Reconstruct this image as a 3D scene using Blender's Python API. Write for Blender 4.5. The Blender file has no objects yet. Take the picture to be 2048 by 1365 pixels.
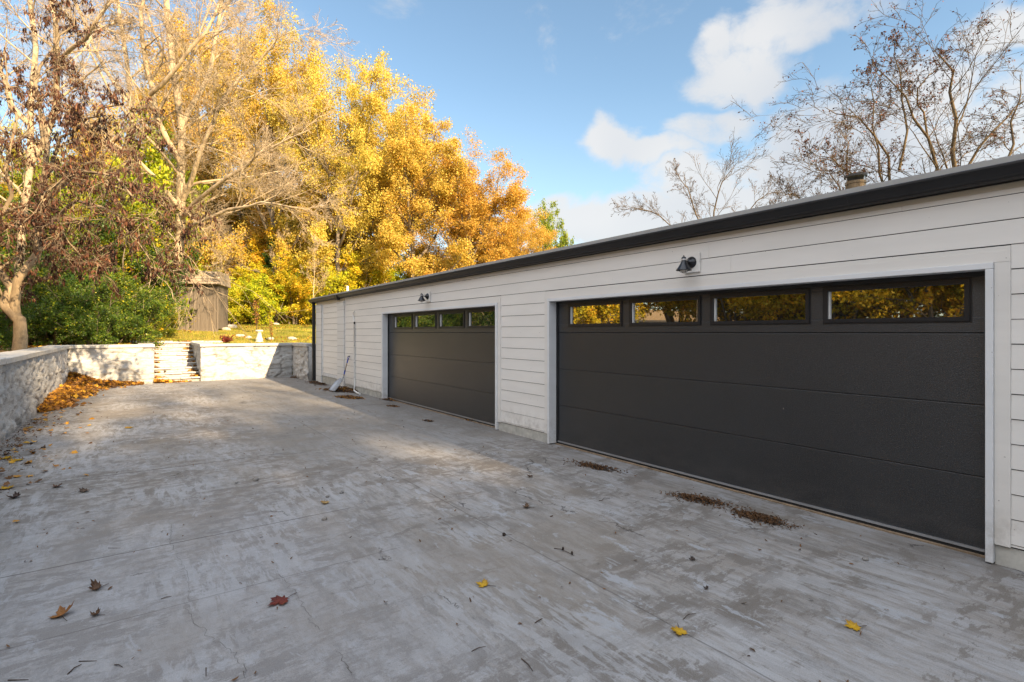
import bpy, math, random
import numpy as np
from mathutils import Vector
R = math.radians
random.seed(7)
scene = bpy.context.scene
col = scene.collection

# ------------------------------------------------------------------ camera
F = 1040.0; HZ = 665.0; H = 1.65
TH = math.atan(754.0 / F)
ST, CT = math.sin(TH), math.cos(TH)
cam = bpy.data.cameras.new('camera')
cam.lens = 36.0 * F / 2048.0
cam.sensor_width = 36.0
cam.shift_y = -17.5 / 2048.0
cam.clip_end = 3000
cam.clip_start = 0.05
camo = bpy.data.objects.new('camera', cam); col.objects.link(camo)
camo.location = (0, 0, H); camo.rotation_euler = (R(90), 0, -TH)
scene.camera = camo

def at(u, v, d):            # the point seen at pixel (u, v) of the 2048 photo, d metres ahead
    xc = (u - 1024.0) / F * d
    return (xc * CT + d * ST, -xc * ST + d * CT, H + (HZ - v) / F * d)
def gp(u, v, z=0.0):        # the point on the plane z
    d = (H - z) * F / (v - HZ)
    p = at(u, v, d); return (p[0], p[1], z)
def direction(u, v):
    p = Vector(at(u, v, 1.0)) - Vector((0, 0, H)); n = p.length
    return p / n, n

# ------------------------------------------------------------------ light
SUN = Vector((0.36, -1.93, 1.0)).normalized()
EXPO = 2.27
sun = bpy.data.lights.new('sun', 'SUN'); sun.energy = 2.75; sun.angle = R(0.55)
sun.color = (1.0, 0.77, 0.48)
suno = bpy.data.objects.new('sun', sun); col.objects.link(suno)
suno.rotation_euler = SUN.to_track_quat('Z', 'Y').to_euler()
scene.view_settings.view_transform = 'Standard'
scene.view_settings.look = 'None'
scene.view_settings.exposure = EXPO
scene.view_settings.gamma = 1.0
scene.view_settings.use_curve_mapping = False
scene.cycles.max_bounces = 3
scene.cycles.diffuse_bounces = 2
scene.cycles.transparent_max_bounces = 4
scene.cycles.use_denoising = True

# ------------------------------------------------------------------ node helper
class N:
    def __init__(s, tree):
        s.t = tree; s.t.nodes.clear()
    def n(s, kind, **kw):
        nd = s.t.nodes.new(kind)
        for k, v in kw.items(): setattr(nd, k, v)
        return nd
    def link(s, a, b): s.t.links.new(a, b)
    def put(s, sock, v):
        if isinstance(v, bpy.types.NodeSocket): s.link(v, sock)
        else:
            if sock.type == 'RGBA' and isinstance(v, (tuple, list)) and len(v) == 3: v = (*v, 1)
            sock.default_value = v
    def math(s, op, a, b=0.0, c=None, clamp=False):
        nd = s.n('ShaderNodeMath', operation=op, use_clamp=clamp)
        s.put(nd.inputs[0], a); s.put(nd.inputs[1], b)
        if c is not None: s.put(nd.inputs[2], c)
        return nd.outputs[0]
    def vmath(s, op, a, b=(0, 0, 0)):
        nd = s.n('ShaderNodeVectorMath', operation=op)
        s.put(nd.inputs[0], a)
        if op == 'SCALE': s.put(nd.inputs['Scale'], b)
        else: s.put(nd.inputs[1], b)
        return nd.outputs['Value'] if op in ('LENGTH', 'DOT_PRODUCT', 'DISTANCE') else nd.outputs['Vector']
    def mix(s, f, a, b, mode='MIX'):
        nd = s.n('ShaderNodeMix', data_type='RGBA', blend_type=mode)
        s.put(nd.inputs['Factor'], f); s.put(nd.inputs[6], a); s.put(nd.inputs[7], b)
        return nd.outputs[2]
    def noise(s, vec, scale=1.0, detail=4.0, rough=0.55, dist=0.0, out='Fac'):
        nd = s.n('ShaderNodeTexNoise')
        s.link(vec, nd.inputs['Vector']); nd.inputs['Scale'].default_value = scale
        nd.inputs['Detail'].default_value = detail; nd.inputs['Roughness'].default_value = rough
        nd.inputs['Distortion'].default_value = dist
        return nd.outputs[out]
    def maprange(s, v, a, b, c=0.0, d=1.0, smooth=False):
        nd = s.n('ShaderNodeMapRange', interpolation_type='SMOOTHSTEP' if smooth else 'LINEAR')
        nd.clamp = True
        s.put(nd.inputs[0], v)
        for i, q in enumerate((a, b, c, d)): s.put(nd.inputs[1 + i], q)
        return nd.outputs[0]
    def mapping(s, vec, scale=(1, 1, 1), loc=(0, 0, 0), rot=(0, 0, 0)):
        nd = s.n('ShaderNodeMapping'); s.link(vec, nd.inputs[0])
        nd.inputs['Scale'].default_value = scale; nd.inputs['Location'].default_value = loc
        nd.inputs['Rotation'].default_value = rot
        return nd.outputs[0]
    def ramp(s, f, stops):
        nd = s.n('ShaderNodeValToRGB'); s.put(nd.inputs[0], f)
        el = nd.color_ramp.elements
        while len(el) < len(stops): el.new(0.5)
        for e, (p, c) in zip(el, stops): e.position = p; e.color = (*c, 1)
        return nd.outputs[0]
    def bump(s, h, strength=0.3, dist=0.01):
        nd = s.n('ShaderNodeBump'); nd.inputs['Strength'].default_value = strength
        nd.inputs['Distance'].default_value = dist
        s.link(h, nd.inputs['Height']); return nd.outputs[0]

# ------------------------------------------------------------------ sky with clouds
world = bpy.data.worlds.new('World'); scene.world = world
world.use_nodes = True
w = N(world.node_tree)
sky = w.n('ShaderNodeTexSky', sky_type='NISHITA')
sky.sun_disc = False
sky.sun_elevation = math.asin(SUN.z)
sky.sun_rotation = math.atan2(SUN.x, SUN.y)
sky.altitude = 200; sky.air_density = 1.0; sky.dust_density = 0.6; sky.ozone_density = 2.0
tc = w.n('ShaderNodeTexCoord').outputs['Generated']
wob = w.vmath('SUBTRACT', w.noise(tc, 3.4, 2, 0.58, 0.0, 'Color'), (0.5, 0.5, 0.5))
wob2 = w.vmath('SUBTRACT', w.noise(tc, 11.0, 2, 0.6, 0.0, 'Color'), (0.5, 0.5, 0.5))
vec = w.vmath('ADD', w.vmath('ADD', tc, w.vmath('SCALE', wob, 0.13)), w.vmath('SCALE', wob2, 0.09))
fib = w.noise(w.mapping(tc, (1.0, 1.0, 1.6)), 7.0, 6, 0.68, 0.3)
CLOUDS = [(560, 40, 150, 60, .34), (660, 90, 80, 45, .30), (1085, 50, 55, 85, .42), (1295, 25, 100, 90, .22),
          (800, 5, 60, 40, .4), (1570, 60, 150, 42, .85), (1428, 100, 42, 95, .75), (1490, 150, 105, 45, .95),
          (1720, 15, 110, 36, .55), (1250, 275, 50, 60, .85), (1330, 305, 85, 32, .9), (1420, 255, 90, 34, .85),
          (1700, 270, 140, 95, 1.0), (1860, 190, 120, 90, .95), (1990, 250, 120, 120, .8), (1600, 330, 130, 75, 1.0),
          (1800, 330, 190, 90, 1.0), (1400, 370, 95, 60, .95), (1500, 400, 160, 60, 1.0), (1110, 430, 80, 42, .95),
          (1230, 450, 130, 62, .95), (1350, 440, 130, 70, .9), (2040, 20, 90, 60, .95), (300, 240, 200, 120, .6),
          (480, 470, 300, 90, .7)]
mask = None
for (u, v, ru, rv, a) in CLOUDS:
    c, n = direction(u, v)
    d = w.vmath('SUBTRACT', vec, tuple(c))
    d = w.vmath('MULTIPLY', d, (F * n / ru * .82, F * n / ru * .82, F * n / rv * .82))
    m = w.math('MULTIPLY', w.maprange(w.vmath('LENGTH', d), 1.40, 0.30, 0, 1, True), a)
    mask = m if mask is None else w.math('MAXIMUM', mask, m)
mask = w.maprange(w.math('ADD', mask, w.math('MULTIPLY', w.math('SUBTRACT', fib, 0.5), 1.5)), 0.26, 0.86, 0, 0.92, True)
# thin veil towards the horizon
sep = w.n('ShaderNodeSeparateXYZ'); w.link(tc, sep.inputs[0])
veil = w.maprange(sep.outputs[2], 0.0, 0.42, 0.30, 0.0)
SKYT = w.mix(1.0, sky.outputs[0], (0.68, 0.675, 0.59), 'MULTIPLY')
SKYT = w.mix(veil, SKYT, (1.5, 1.9, 2.3))
shade = w.noise(tc, 5.0, 1, 0.5)
cloudc = w.mix(w.maprange(shade, 0.35, 0.65), (1.6, 1.68, 1.8), (2.0, 2.0, 2.0))
fin = w.mix(mask, SKYT, cloudc)
# added bright cloud bank, out of view overhead and left, to brighten the siding
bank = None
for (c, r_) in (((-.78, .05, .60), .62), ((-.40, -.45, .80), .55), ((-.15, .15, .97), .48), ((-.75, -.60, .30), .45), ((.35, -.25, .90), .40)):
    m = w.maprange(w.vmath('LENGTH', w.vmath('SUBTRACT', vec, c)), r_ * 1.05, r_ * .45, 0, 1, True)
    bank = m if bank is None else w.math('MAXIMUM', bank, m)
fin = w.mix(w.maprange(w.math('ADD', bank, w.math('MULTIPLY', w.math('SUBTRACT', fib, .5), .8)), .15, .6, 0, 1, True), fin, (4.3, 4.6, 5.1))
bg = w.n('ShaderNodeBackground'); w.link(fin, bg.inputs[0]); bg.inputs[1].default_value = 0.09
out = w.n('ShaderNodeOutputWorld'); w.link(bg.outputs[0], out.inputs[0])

# ------------------------------------------------------------------ materials
def newmat(name):
    m = bpy.data.materials.new(name); m.use_nodes = True
    return m, N(m.node_tree)
def finish(k, base, rough=0.6, normal=None, spec=0.5, metallic=0.0, ior=None, coat=0.0):
    p = k.n('ShaderNodeBsdfPrincipled'); k.put(p.inputs['Base Color'], base)
    k.put(p.inputs['Roughness'], rough); p.inputs['Metallic'].default_value = metallic
    k.put(p.inputs['Specular IOR Level'], spec)
    if ior: p.inputs['IOR'].default_value = ior
    if coat: p.inputs['Coat Weight'].default_value = coat
    if normal is not None: k.link(normal, p.inputs['Normal'])
    o = k.n('ShaderNodeOutputMaterial'); k.link(p.outputs[0], o.inputs[0]); return p
def obj_co(k): return k.n('ShaderNodeTexCoord').outputs['Object']
def world_co(k): return k.n('ShaderNodeNewGeometry').outputs['Position']

def simple(name, c, rough=0.6, var=0.12, scale=6.0, bump=0.1, metallic=0.0, spec=0.5, ior=None, bscale=40.0):
    m, k = newmat(name); co = world_co(k)
    n1 = k.noise(co, scale, 5, 0.6)
    dark = tuple(x * (1 - var) for x in c); lite = tuple(min(1, x * (1 + var)) for x in c)
    base = k.mix(k.maprange(n1, 0.3, 0.7), dark, lite)
    nb = k.bump(k.noise(co, bscale, 3, 0.6), bump, 0.003) if bump else None
    finish(k, base, rough, nb, spec, metallic, ior); return m

def mat_concrete():
    m, k = newmat('driveway_concrete'); co = world_co(k)
    s = k.n('ShaderNodeSeparateXYZ'); k.link(co, s.inputs[0]); X, Y = s.outputs[0], s.outputs[1]
    big = k.noise(co, 0.45, 5, 0.6, 0.4)
    base = k.mix(k.maprange(big, 0.38, 0.62), (0.25, 0.212, 0.176), (0.335, 0.305, 0.282))
    # worn brush and trowel marks, mostly along the drive, with irregular mottling
    wv = k.vmath('ADD', co, k.vmath('SCALE', k.noise(co, 2.2, 7, .7, 0, 'Color'), 0.28))
    mot = k.noise(k.mapping(wv, (2.6, 1.5, 1)), 1.0, 12, 0.78, 0.15)
    st1 = k.noise(k.mapping(wv, (8.0, 1.4, 1)), 1.0, 12, 0.78, 0.1)
    st2 = k.noise(k.mapping(wv, (30, 2.2, 1), rot=(0, 0, R(5))), 1.0, 5, 0.75, 0.2)
    left = k.maprange(X, 0.6, 2.2, 1.0, 0.0, True)
    base = k.mix(k.math('MULTIPLY', k.maprange(mot, 0.50, 0.58), 0.62), base, (0.36, 0.35, 0.35))
    base = k.mix(k.math('MULTIPLY', k.maprange(mot, 0.49, 0.41), 0.70), base, (0.105, 0.088, 0.070))
    base = k.mix(k.math('MULTIPLY', k.maprange(st1, 0.51, 0.56), 0.50), base, (0.39, 0.39, 0.40))
    base = k.mix(k.math('MULTIPLY', k.maprange(st1, 0.48, 0.42), 0.58), base, (0.105, 0.09, 0.075))
    base = k.mix(k.math('MULTIPLY', k.math('MULTIPLY', k.maprange(st2, 0.52, 0.60), k.maprange(mot, .42, .55)), 0.36), base, (0.38, 0.38, 0.39))
    base = k.mix(k.math('MULTIPLY', k.math('MULTIPLY', k.maprange(st2, 0.48, 0.40), k.maprange(mot, .42, .55)), 0.36), base, (0.11, 0.10, 0.09))
    mid = k.mix(left, k.noise(k.mapping(co, (17, 2.0, 1), rot=(0, 0, R(4))), 1.0, 12, 0.80, 0.1), k.noise(k.mapping(co, (11, 8, 1)), 1.0, 10, 0.80, 0.1))
    hue = k.maprange(k.noise(k.mapping(co, (1.5, .7, 1), (7, 1, 0)), 1.0, 6, 0.65, .2), .42, .58)
    base = k.mix(k.math('MULTIPLY', k.maprange(mid, 0.51, 0.57), 0.42), base, k.mix(hue, (0.44, 0.41, 0.375), (0.42, 0.43, 0.46)))
    base = k.mix(k.math('MULTIPLY', k.maprange(mid, 0.49, 0.43), 0.42), base, k.mix(hue, (0.13, 0.098, 0.072), (0.115, 0.11, 0.11)))
    dash = k.noise(k.mapping(co, (5, 24, 1), (2, 3, 0)), 1.0, 8, 0.75, 0.1)
    base = k.mix(k.math('MULTIPLY', k.math('MULTIPLY', k.maprange(dash, 0.545, 0.58), left), 0.5), base, (0.10, 0.082, 0.066))
    # brown stains with torn edges
    stn = k.noise(k.mapping(co, (0.9, 2.0, 1), (3.1, 1.7, 0)), 1.0, 14, 0.80, 0.15)
    base = k.mix(k.math('MULTIPLY', k.maprange(stn, 0.54, 0.56), 0.80), base, (0.105, 0.078, 0.053))
    stn2 = k.noise(k.mapping(co, (2.4, 5.5, 1), (9, 4, 0)), 1.0, 12, 0.78, 0.1)
    base = k.mix(k.math('MULTIPLY', k.maprange(stn2, 0.56, 0.58), k.math('MULTIPLY', left, 0.75)), base, (0.095, 0.072, 0.052))
    tan = k.noise(k.mapping(co, (0.8, 0.5, 1), (5, 8, 0)), 1.0, 4, 0.5, 0.3)
    base = k.mix(k.math('MULTIPLY', k.maprange(tan, 0.52, 0.62), 0.55), base, (0.215, 0.168, 0.118))
    zone = k.noise(k.mapping(co, (0.55, 0.9, 1), (11, 5, 0)), 1.0, 3, 0.5, 0.3)
    torn = k.noise(k.mapping(co, (4, 9, 1), (1, 6, 0)), 1.0, 8, 0.7, 0.15)
    base = k.mix(k.math('MULTIPLY', k.math('MULTIPLY', k.maprange(zone, 0.50, 0.56), k.maprange(torn, 0.50, 0.525)), 0.80), base, (0.105, 0.078, 0.053))
    zone2 = k.noise(k.mapping(co, (0.8, 0.5, 1), (3, 15, 0)), 1.0, 3, 0.5, 0.3)
    torn2 = k.noise(k.mapping(co, (12, 2.2, 1), (8, 2, 0), (0, 0, R(5))), 1.0, 8, 0.7, 0.15)
    base = k.mix(k.math('MULTIPLY', k.math('MULTIPLY', k.maprange(zone2, 0.50, 0.58), k.maprange(torn2, 0.49, 0.52)), 0.50), base, (0.47, 0.47, 0.48))
    # flaking pale sealer, sharp edged and stretched along the drive
    fl = k.noise(k.mapping(co, (4.5, 1.9, 1), (1.3, 7.7, 0), (0, 0, R(-8))), 1.0, 12, 0.74, 0.35)
    flk = k.math('MULTIPLY', k.maprange(fl, 0.58, 0.60), k.maprange(X, 1.4, 2.4, 0.12, 0.8, True))
    base = k.mix(flk, base, (0.40, 0.415, 0.44))
    fl2 = k.noise(k.mapping(co, (7, 2.6, 1), (4, 2, 0)), 1.0, 8, 0.7, 0.5)
    base = k.mix(k.math('MULTIPLY', k.maprange(fl2, 0.60, 0.63), 0.6), base, (0.40, 0.405, 0.42))
    # darker slab strip on the garage side past the brushed area
    slab = k.math('MULTIPLY', k.maprange(k.math('ADD', Y, k.math('MULTIPLY', big, 1.5)), 6.2, 8.4, 0, 1, True), k.maprange(X, 1.3, 1.9, 0, 1, True))
    base = k.mix(k.math('MULTIPLY', slab, 0.55), base, (0.135, 0.122, 0.105))
    # damp brown dirt along the garage
    dirt = k.noise(k.mapping(co, (2.5, 1.2, 1)), 1.0, 6, 0.6)
    edge = k.math('MULTIPLY', k.maprange(X, 4.2, 5.0, 0, 1, True), k.maprange(dirt, 0.35, 0.6))
    base = k.mix(k.math('MULTIPLY', edge, 0.45), base, (0.13, 0.105, 0.085))
    near = k.math('MULTIPLY', left, k.maprange(k.math('ADD', Y, k.math('MULTIPLY', big, 2.0)), 8.2, 5.0, 0, 1, True))
    base = k.mix(k.math('MULTIPLY', near, 0.30), base, (0.34, 0.34, 0.37))
    # control joints
    def line(v, c, wd):
        return k.maprange(k.math('ABSOLUTE', k.math('SUBTRACT', v, c)), wd * 0.5, wd, 1.0, 0.0)
    wy = k.math('ADD', Y, k.math('MULTIPLY', k.noise(co, 2.5, 4, .6), 0.03))
    wx = k.math('ADD', X, k.math('MULTIPLY', k.noise(co, 2.5, 4, .6), 0.03))
    lf = k.maprange(X, 1.62, 1.72, 1.0, 0.0)
    j = k.math('MULTIPLY', line(wy, 7.6, 0.011), lf)
    j = k.math('MAXIMUM', j, k.math('MULTIPLY', line(wy, 4.86, 0.008), k.math('MULTIPLY', lf, 0.9)))
    j = k.math('MAXIMUM', j, k.math('MULTIPLY', line(wy, 3.75, 0.006), k.math('MULTIPLY', lf, 0.45)))
    j = k.math('MAXIMUM', j, k.math('MULTIPLY', line(wy, 11.4, 0.014), 0.6))
    j = k.math('MAXIMUM', j, k.math('MULTIPLY', line(wy, 15.6, 0.016), 0.6))
    j = k.math('MAXIMUM', j, k.math('MULTIPLY', line(wx, 2.46, 0.006), 0.55))
    # cracks: thin wandering cell edges, broken up by a mask
    dco = k.vmath('ADD', co, k.vmath('SCALE', k.noise(co, 3.0, 6, 0.65, 0, 'Color'), 0.55))
    vo = k.n('ShaderNodeTexVoronoi', feature='DISTANCE_TO_EDGE'); k.link(k.mapping(dco, (1, .6, 0), (.4, .9, 0)), vo.inputs['Vector']); vo.inputs['Scale'].default_value = 0.75
    cr = k.math('MULTIPLY', k.maprange(vo.outputs['Distance'], 0.0012, 0.0050, 1, 0), k.maprange(k.noise(co, 1.1, 3), 0.57, 0.60))
    # specks
    sp = k.noise(co, 55, 2, 0.5)
    base = k.mix(k.math('MULTIPLY', k.maprange(sp, 0.66, 0.74), 0.5), base, (0.10, 0.08, 0.065))
    fine = k.noise(co, 160, 3, 0.7)
    base = k.mix(0.42, base, k.mix(k.maprange(fine, 0.3, 0.7), (0.12, 0.115, 0.11), (0.33, 0.32, 0.31)))
    base = k.mix(k.math('MULTIPLY', k.math('MAXIMUM', j, cr), 0.85), base, (0.06, 0.05, 0.045))
    hgt = k.math('SUBTRACT', k.math('ADD', k.math('MULTIPLY', st2, 0.25), k.math('ADD', k.math('MULTIPLY', fine, 0.18), k.math('MULTIPLY', k.noise(co, 9, 6, .6), 0.5))), k.math('MULTIPLY', k.math('MAXIMUM', j, cr), 1.5))
    rough = k.maprange(stn, 0.4, 0.65, 0.80, 0.55)
    finish(k, base, rough, k.bump(hgt, 0.6, 0.005), 0.22); return m

def mat_siding(name, c=(0.775, 0.74, 0.69)):
    m, k = newmat(name); co = world_co(k)
    n1 = k.noise(k.mapping(co, (1, 0.5, 3)), 1.5, 5, 0.6)
    base = k.mix(k.maprange(n1, 0.3, 0.7), tuple(x * .94 for x in c), tuple(x * 1.04 for x in c))
    s = k.n('ShaderNodeSeparateXYZ'); k.link(co, s.inputs[0])
    spl = k.math('MULTIPLY', k.maprange(s.outputs[2], 0.55, 0.1, 0, 1, True), k.maprange(k.noise(co, 7, 6, .7), 0.45, 0.65))
    base = k.mix(k.math('MULTIPLY', spl, 0.45), base, (0.30, 0.26, 0.21))
    sp = k.noise(co, 38, 2, .5)
    base = k.mix(k.math('MULTIPLY', k.maprange(sp, 0.745, 0.77), 0.6), base, (0.16, 0.13, 0.11))
    grain = k.noise(k.mapping(co, (60, 4, 60)), 1.0, 5, 0.7)
    finish(k, base, 0.55, k.bump(grain, 0.12, 0.002), 0.4); return m

def mat_stone(name='painted_stone'):
    m, k = newmat(name); co = world_co(k)
    n1 = k.noise(co, 2.2, 6, 0.65)
    base = k.mix(k.maprange(n1, 0.3, 0.7), (0.40, 0.39, 0.375), (0.53, 0.515, 0.495))
    spots = k.noise(k.mapping(co, (3.5, 3.5, 9)), 1.0, 8, 0.75)
    base = k.mix(k.math('MULTIPLY', k.maprange(spots, 0.57, 0.62), 0.6), base, (0.20, 0.17, 0.14))
    lo = k.n('ShaderNodeSeparateXYZ'); k.link(co, lo.inputs[0])
    base = k.mix(k.math('MULTIPLY', k.maprange(lo.outputs[2], 0.30, 0.0, 0, 1, True), k.maprange(k.noise(co, 5, 6, .7), 0.4, 0.65, 0, .55)), base, (0.24, 0.19, 0.14))
    at_ = k.n('ShaderNodeAttribute', attribute_name='groove')
    base = k.mix(k.math('MULTIPLY', at_.outputs['Fac'], 0.72), base, (0.16, 0.13, 0.105))
    b1 = k.noise(k.mapping(co, (4, 4, 12)), 1.0, 8, 0.7, 0.4)
    finish(k, base, 0.7, k.bump(b1, 0.9, 0.045), 0.3); return m

def mat_leaf(name, stops, rough=0.55, trans=0.35):
    m, k = newmat(name)
    a = k.n('ShaderNodeAttribute', attribute_name='tone').outputs['Fac']
    c = k.ramp(a, stops)
    oi = k.n('ShaderNodeObjectInfo')
    c = k.mix(1.0, c, oi.outputs['Color'], 'MULTIPLY')
    d = k.n('ShaderNodeBsdfPrincipled'); k.link(c, d.inputs['Base Color']); d.inputs['Roughness'].default_value = rough
    d.inputs['Specular IOR Level'].default_value = 0.3
    t = k.n('ShaderNodeBsdfTranslucent'); k.link(k.mix(1.0, c, (1.1, 1.05, .75), 'MULTIPLY'), t.inputs[0])
    mx = k.n('ShaderNodeMixShader'); mx.inputs[0].default_value = trans
    k.link(d.outputs[0], mx.inputs[1]); k.link(t.outputs[0], mx.inputs[2])
    o = k.n('ShaderNodeOutputMaterial'); k.link(mx.outputs[0], o.inputs[0]); return m

def mat_bark(name, a, b, patch=None):
    m, k = newmat(name); co = world_co(k)
    n1 = k.noise(k.mapping(co, (6, 6, 1.6)), 1.0, 7, 0.65)
    c = k.mix(k.maprange(n1, 0.35, 0.65), a, b)
    if patch:
        c = k.mix(k.math('MULTIPLY', k.maprange(k.noise(co, 1.7, 5, .6), 0.52, 0.6), 0.8), c, patch)
    finish(k, c, 0.85, k.bump(k.noise(k.mapping(co, (25, 25, 5)), 1.0, 6, .7), 0.6, 0.02), 0.2); return m

def mat_ground():
    m, k = newmat('lawn_ground'); co = world_co(k)
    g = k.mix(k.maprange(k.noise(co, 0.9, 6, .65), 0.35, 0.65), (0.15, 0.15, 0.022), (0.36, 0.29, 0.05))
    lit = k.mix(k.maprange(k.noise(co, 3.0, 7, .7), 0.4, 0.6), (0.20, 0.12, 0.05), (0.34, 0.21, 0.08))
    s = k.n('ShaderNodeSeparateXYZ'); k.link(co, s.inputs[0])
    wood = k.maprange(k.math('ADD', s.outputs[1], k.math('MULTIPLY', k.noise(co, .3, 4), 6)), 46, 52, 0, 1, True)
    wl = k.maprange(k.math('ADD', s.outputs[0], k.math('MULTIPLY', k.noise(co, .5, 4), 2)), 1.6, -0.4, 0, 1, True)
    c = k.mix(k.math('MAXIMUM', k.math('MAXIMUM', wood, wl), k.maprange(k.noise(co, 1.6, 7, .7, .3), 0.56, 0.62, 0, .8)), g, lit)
    finish(k, c, 0.9, k.bump(k.noise(co, 14, 6, .7), 0.8, 0.05), 0.2); return m

def mat_door():
    m, k = newmat('door_charcoal'); co = world_co(k)
    base = k.mix(k.maprange(k.noise(co, 2.0, 4), .3, .7), (0.011, 0.012, 0.014), (0.016, 0.017, 0.019))
    sp = k.noise(co, 16, 1, .4)
    base = k.mix(k.math('MULTIPLY', k.maprange(sp, 0.84, 0.85), 0.6), base, (0.3, 0.3, 0.3))
    spk = k.noise(k.mapping(co, (1, 110, 150)), 1.0, 2, 0.6)
    base = k.mix(k.maprange(spk, .5, .68), base, (0.042, 0.043, 0.046))
    s = k.n('ShaderNodeSeparateXYZ'); k.link(co, s.inputs[0])
    dust = k.math('MULTIPLY', k.maprange(s.outputs[2], 0.45, 0.02, 0, 1, True), k.maprange(k.noise(k.mapping(co, (1, 3, 8)), 1.0, 7, .7), .42, .62))
    base = k.mix(k.math('MULTIPLY', dust, .12), base, (0.16, 0.14, 0.12))
    grain = k.noise(k.mapping(co, (150, 90, 160)), 1.0, 3, 0.7)
    finish(k, base, 0.33, k.bump(grain, 0.8, 0.003), 0.5, 0.0, 1.75); return m

M = {}
M['concrete'] = mat_concrete()
M['siding'] = mat_siding('siding_paint')
M['trim'] = mat_siding('trim_paint', (0.70, 0.70, 0.70))
M['trim_board'] = mat_siding('trim_board_paint', (0.74, 0.705, 0.655))
M['frieze'] = mat_siding('frieze_paint', (0.58, 0.51, 0.40))
M['foundation'] = simple('foundation_parging', (0.46, 0.44, 0.39), 0.8, .25, 9, .6, bscale=18)
M['door'] = mat_door()
M['door_frame'] = simple('window_frame_plastic', (0.018, 0.018, 0.02), 0.35, .1)
M['crack'] = simple('crack_dirt', (0.085, 0.072, 0.062), 0.95, .3)
M['sheathing'] = simple('sheathing_gap_shade', (0.035, 0.03, 0.027), 0.9, .2)  # shadow and caulk lines of the lap gaps are put into this dark colour
M['black'] = simple('black_rubber', (0.012, 0.012, 0.013), 0.5, .1)
M['gutter'] = simple('gutter_paint', (0.013, 0.013, 0.015), 0.5, .15, 3, .03)
M['drip'] = simple('drip_edge_metal', (0.36, 0.355, 0.34), 0.5, .1, 3, .03)
M['alu'] = simple('aluminium', (0.55, 0.55, 0.56), 0.35, .05, 5, .05, metallic=0.8)
M['threshold'] = simple('threshold_wood', (0.27, 0.19, 0.12), 0.8, .4, 12, .4)
M['roof'] = simple('roof_membrane', (0.16, 0.16, 0.155), 0.8, .2)
M['brick'] = None
M['stone'] = mat_stone()
M['cap'] = simple('coping_paint', (0.46, 0.44, 0.41), 0.7, .16, 4, .5, bscale=12)
M['lamp'] = simple('lamp_black_enamel', (0.012, 0.013, 0.017), 0.28, .1, 5, 0)
M['white_plastic'] = simple('white_plastic', (0.78, 0.77, 0.74), 0.4, .06)
M['glass_bulb'] = simple('frosted_glass', (0.7, 0.66, 0.6), 0.15, .03, 5, 0)
M['flue'] = simple('weathered_flue', (0.17, 0.115, 0.06), 0.55, .45, 9, .2, metallic=.4)
M['flue_cap'] = simple('rusty_cap', (0.035, 0.028, 0.022), 0.6, .3)
M['shed'] = None
M['blue'] = simple('blue_plastic', (0.02, 0.045, 0.30), 0.4, .1)
M['steel'] = simple('shovel_steel', (0.30, 0.31, 0.33), 0.42, .2, 9, .1, metallic=.45)
M['wood'] = simple('ash_wood', (0.28, 0.21, 0.15), 0.6, .2)
M['ground'] = mat_ground()
M['plaster'] = simple('plaster', (0.60, 0.55, 0.46), 0.75, .15, 12, .4)
M['rock'] = simple('field_stone', (0.42, 0.37, 0.30), 0.85, .3, 8, .7, bscale=15)
M['soil'] = simple('dark_soil', (0.035, 0.024, 0.017), 0.95, .5, 20, 1.0, bscale=60)
M['twig'] = simple('twig', (0.07, 0.045, 0.032), 0.8, .3, 30, .3)
M['pebble'] = simple('pebble', (0.20, 0.185, 0.17), 0.8, .2, 30, .3)
m, k = newmat('pane_glass')
finish(k, (0.012, 0.013, 0.012), 0.015, None, 0.5, 0.0, 6.0); M['pane'] = m
def mat_brick():
    m, k = newmat('painted_brick'); co = world_co(k)
    b = k.n('ShaderNodeTexBrick'); k.link(k.mapping(co, (1, 1, 1), (0, 0, 0), (R(90), 0, R(90))), b.inputs['Vector'])
    b.inputs['Scale'].default_value = 1.0; b.inputs['Brick Width'].default_value = 0.21; b.inputs['Row Height'].default_value = 0.075
    b.inputs['Mortar Size'].default_value = 0.005
    b.inputs['Color1'].default_value = (0.72, 0.70, 0.67, 1); b.inputs['Color2'].default_value = (0.67, 0.655, 0.63, 1); b.inputs['Mortar'].default_value = (0.36, 0.34, 0.31, 1)
    h = k.math('SUBTRACT', 1.0, b.outputs['Fac'])
    finish(k, b.outputs['Color'], 0.6, k.bump(h, 0.6, 0.006), 0.4); return m
M['brick'] = mat_brick()
def mat_shed():
    m, k = newmat('weathered_boards'); co = obj_co(k)
    n1 = k.noise(k.mapping(co, (14, 14, 0.6)), 1.0, 6, .7)
    c = k.mix(k.maprange(n1, .3, .7), (0.105, 0.082, 0.062), (0.20, 0.165, 0.13))
    finish(k, c, 0.85, k.bump(n1, 0.5, 0.01), 0.2); return m
M['shed'] = mat_shed()
M['shingle'] = simple('old_shingles', (0.33, 0.26, 0.19), 0.9, .3, 5, .7, bscale=14)

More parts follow.
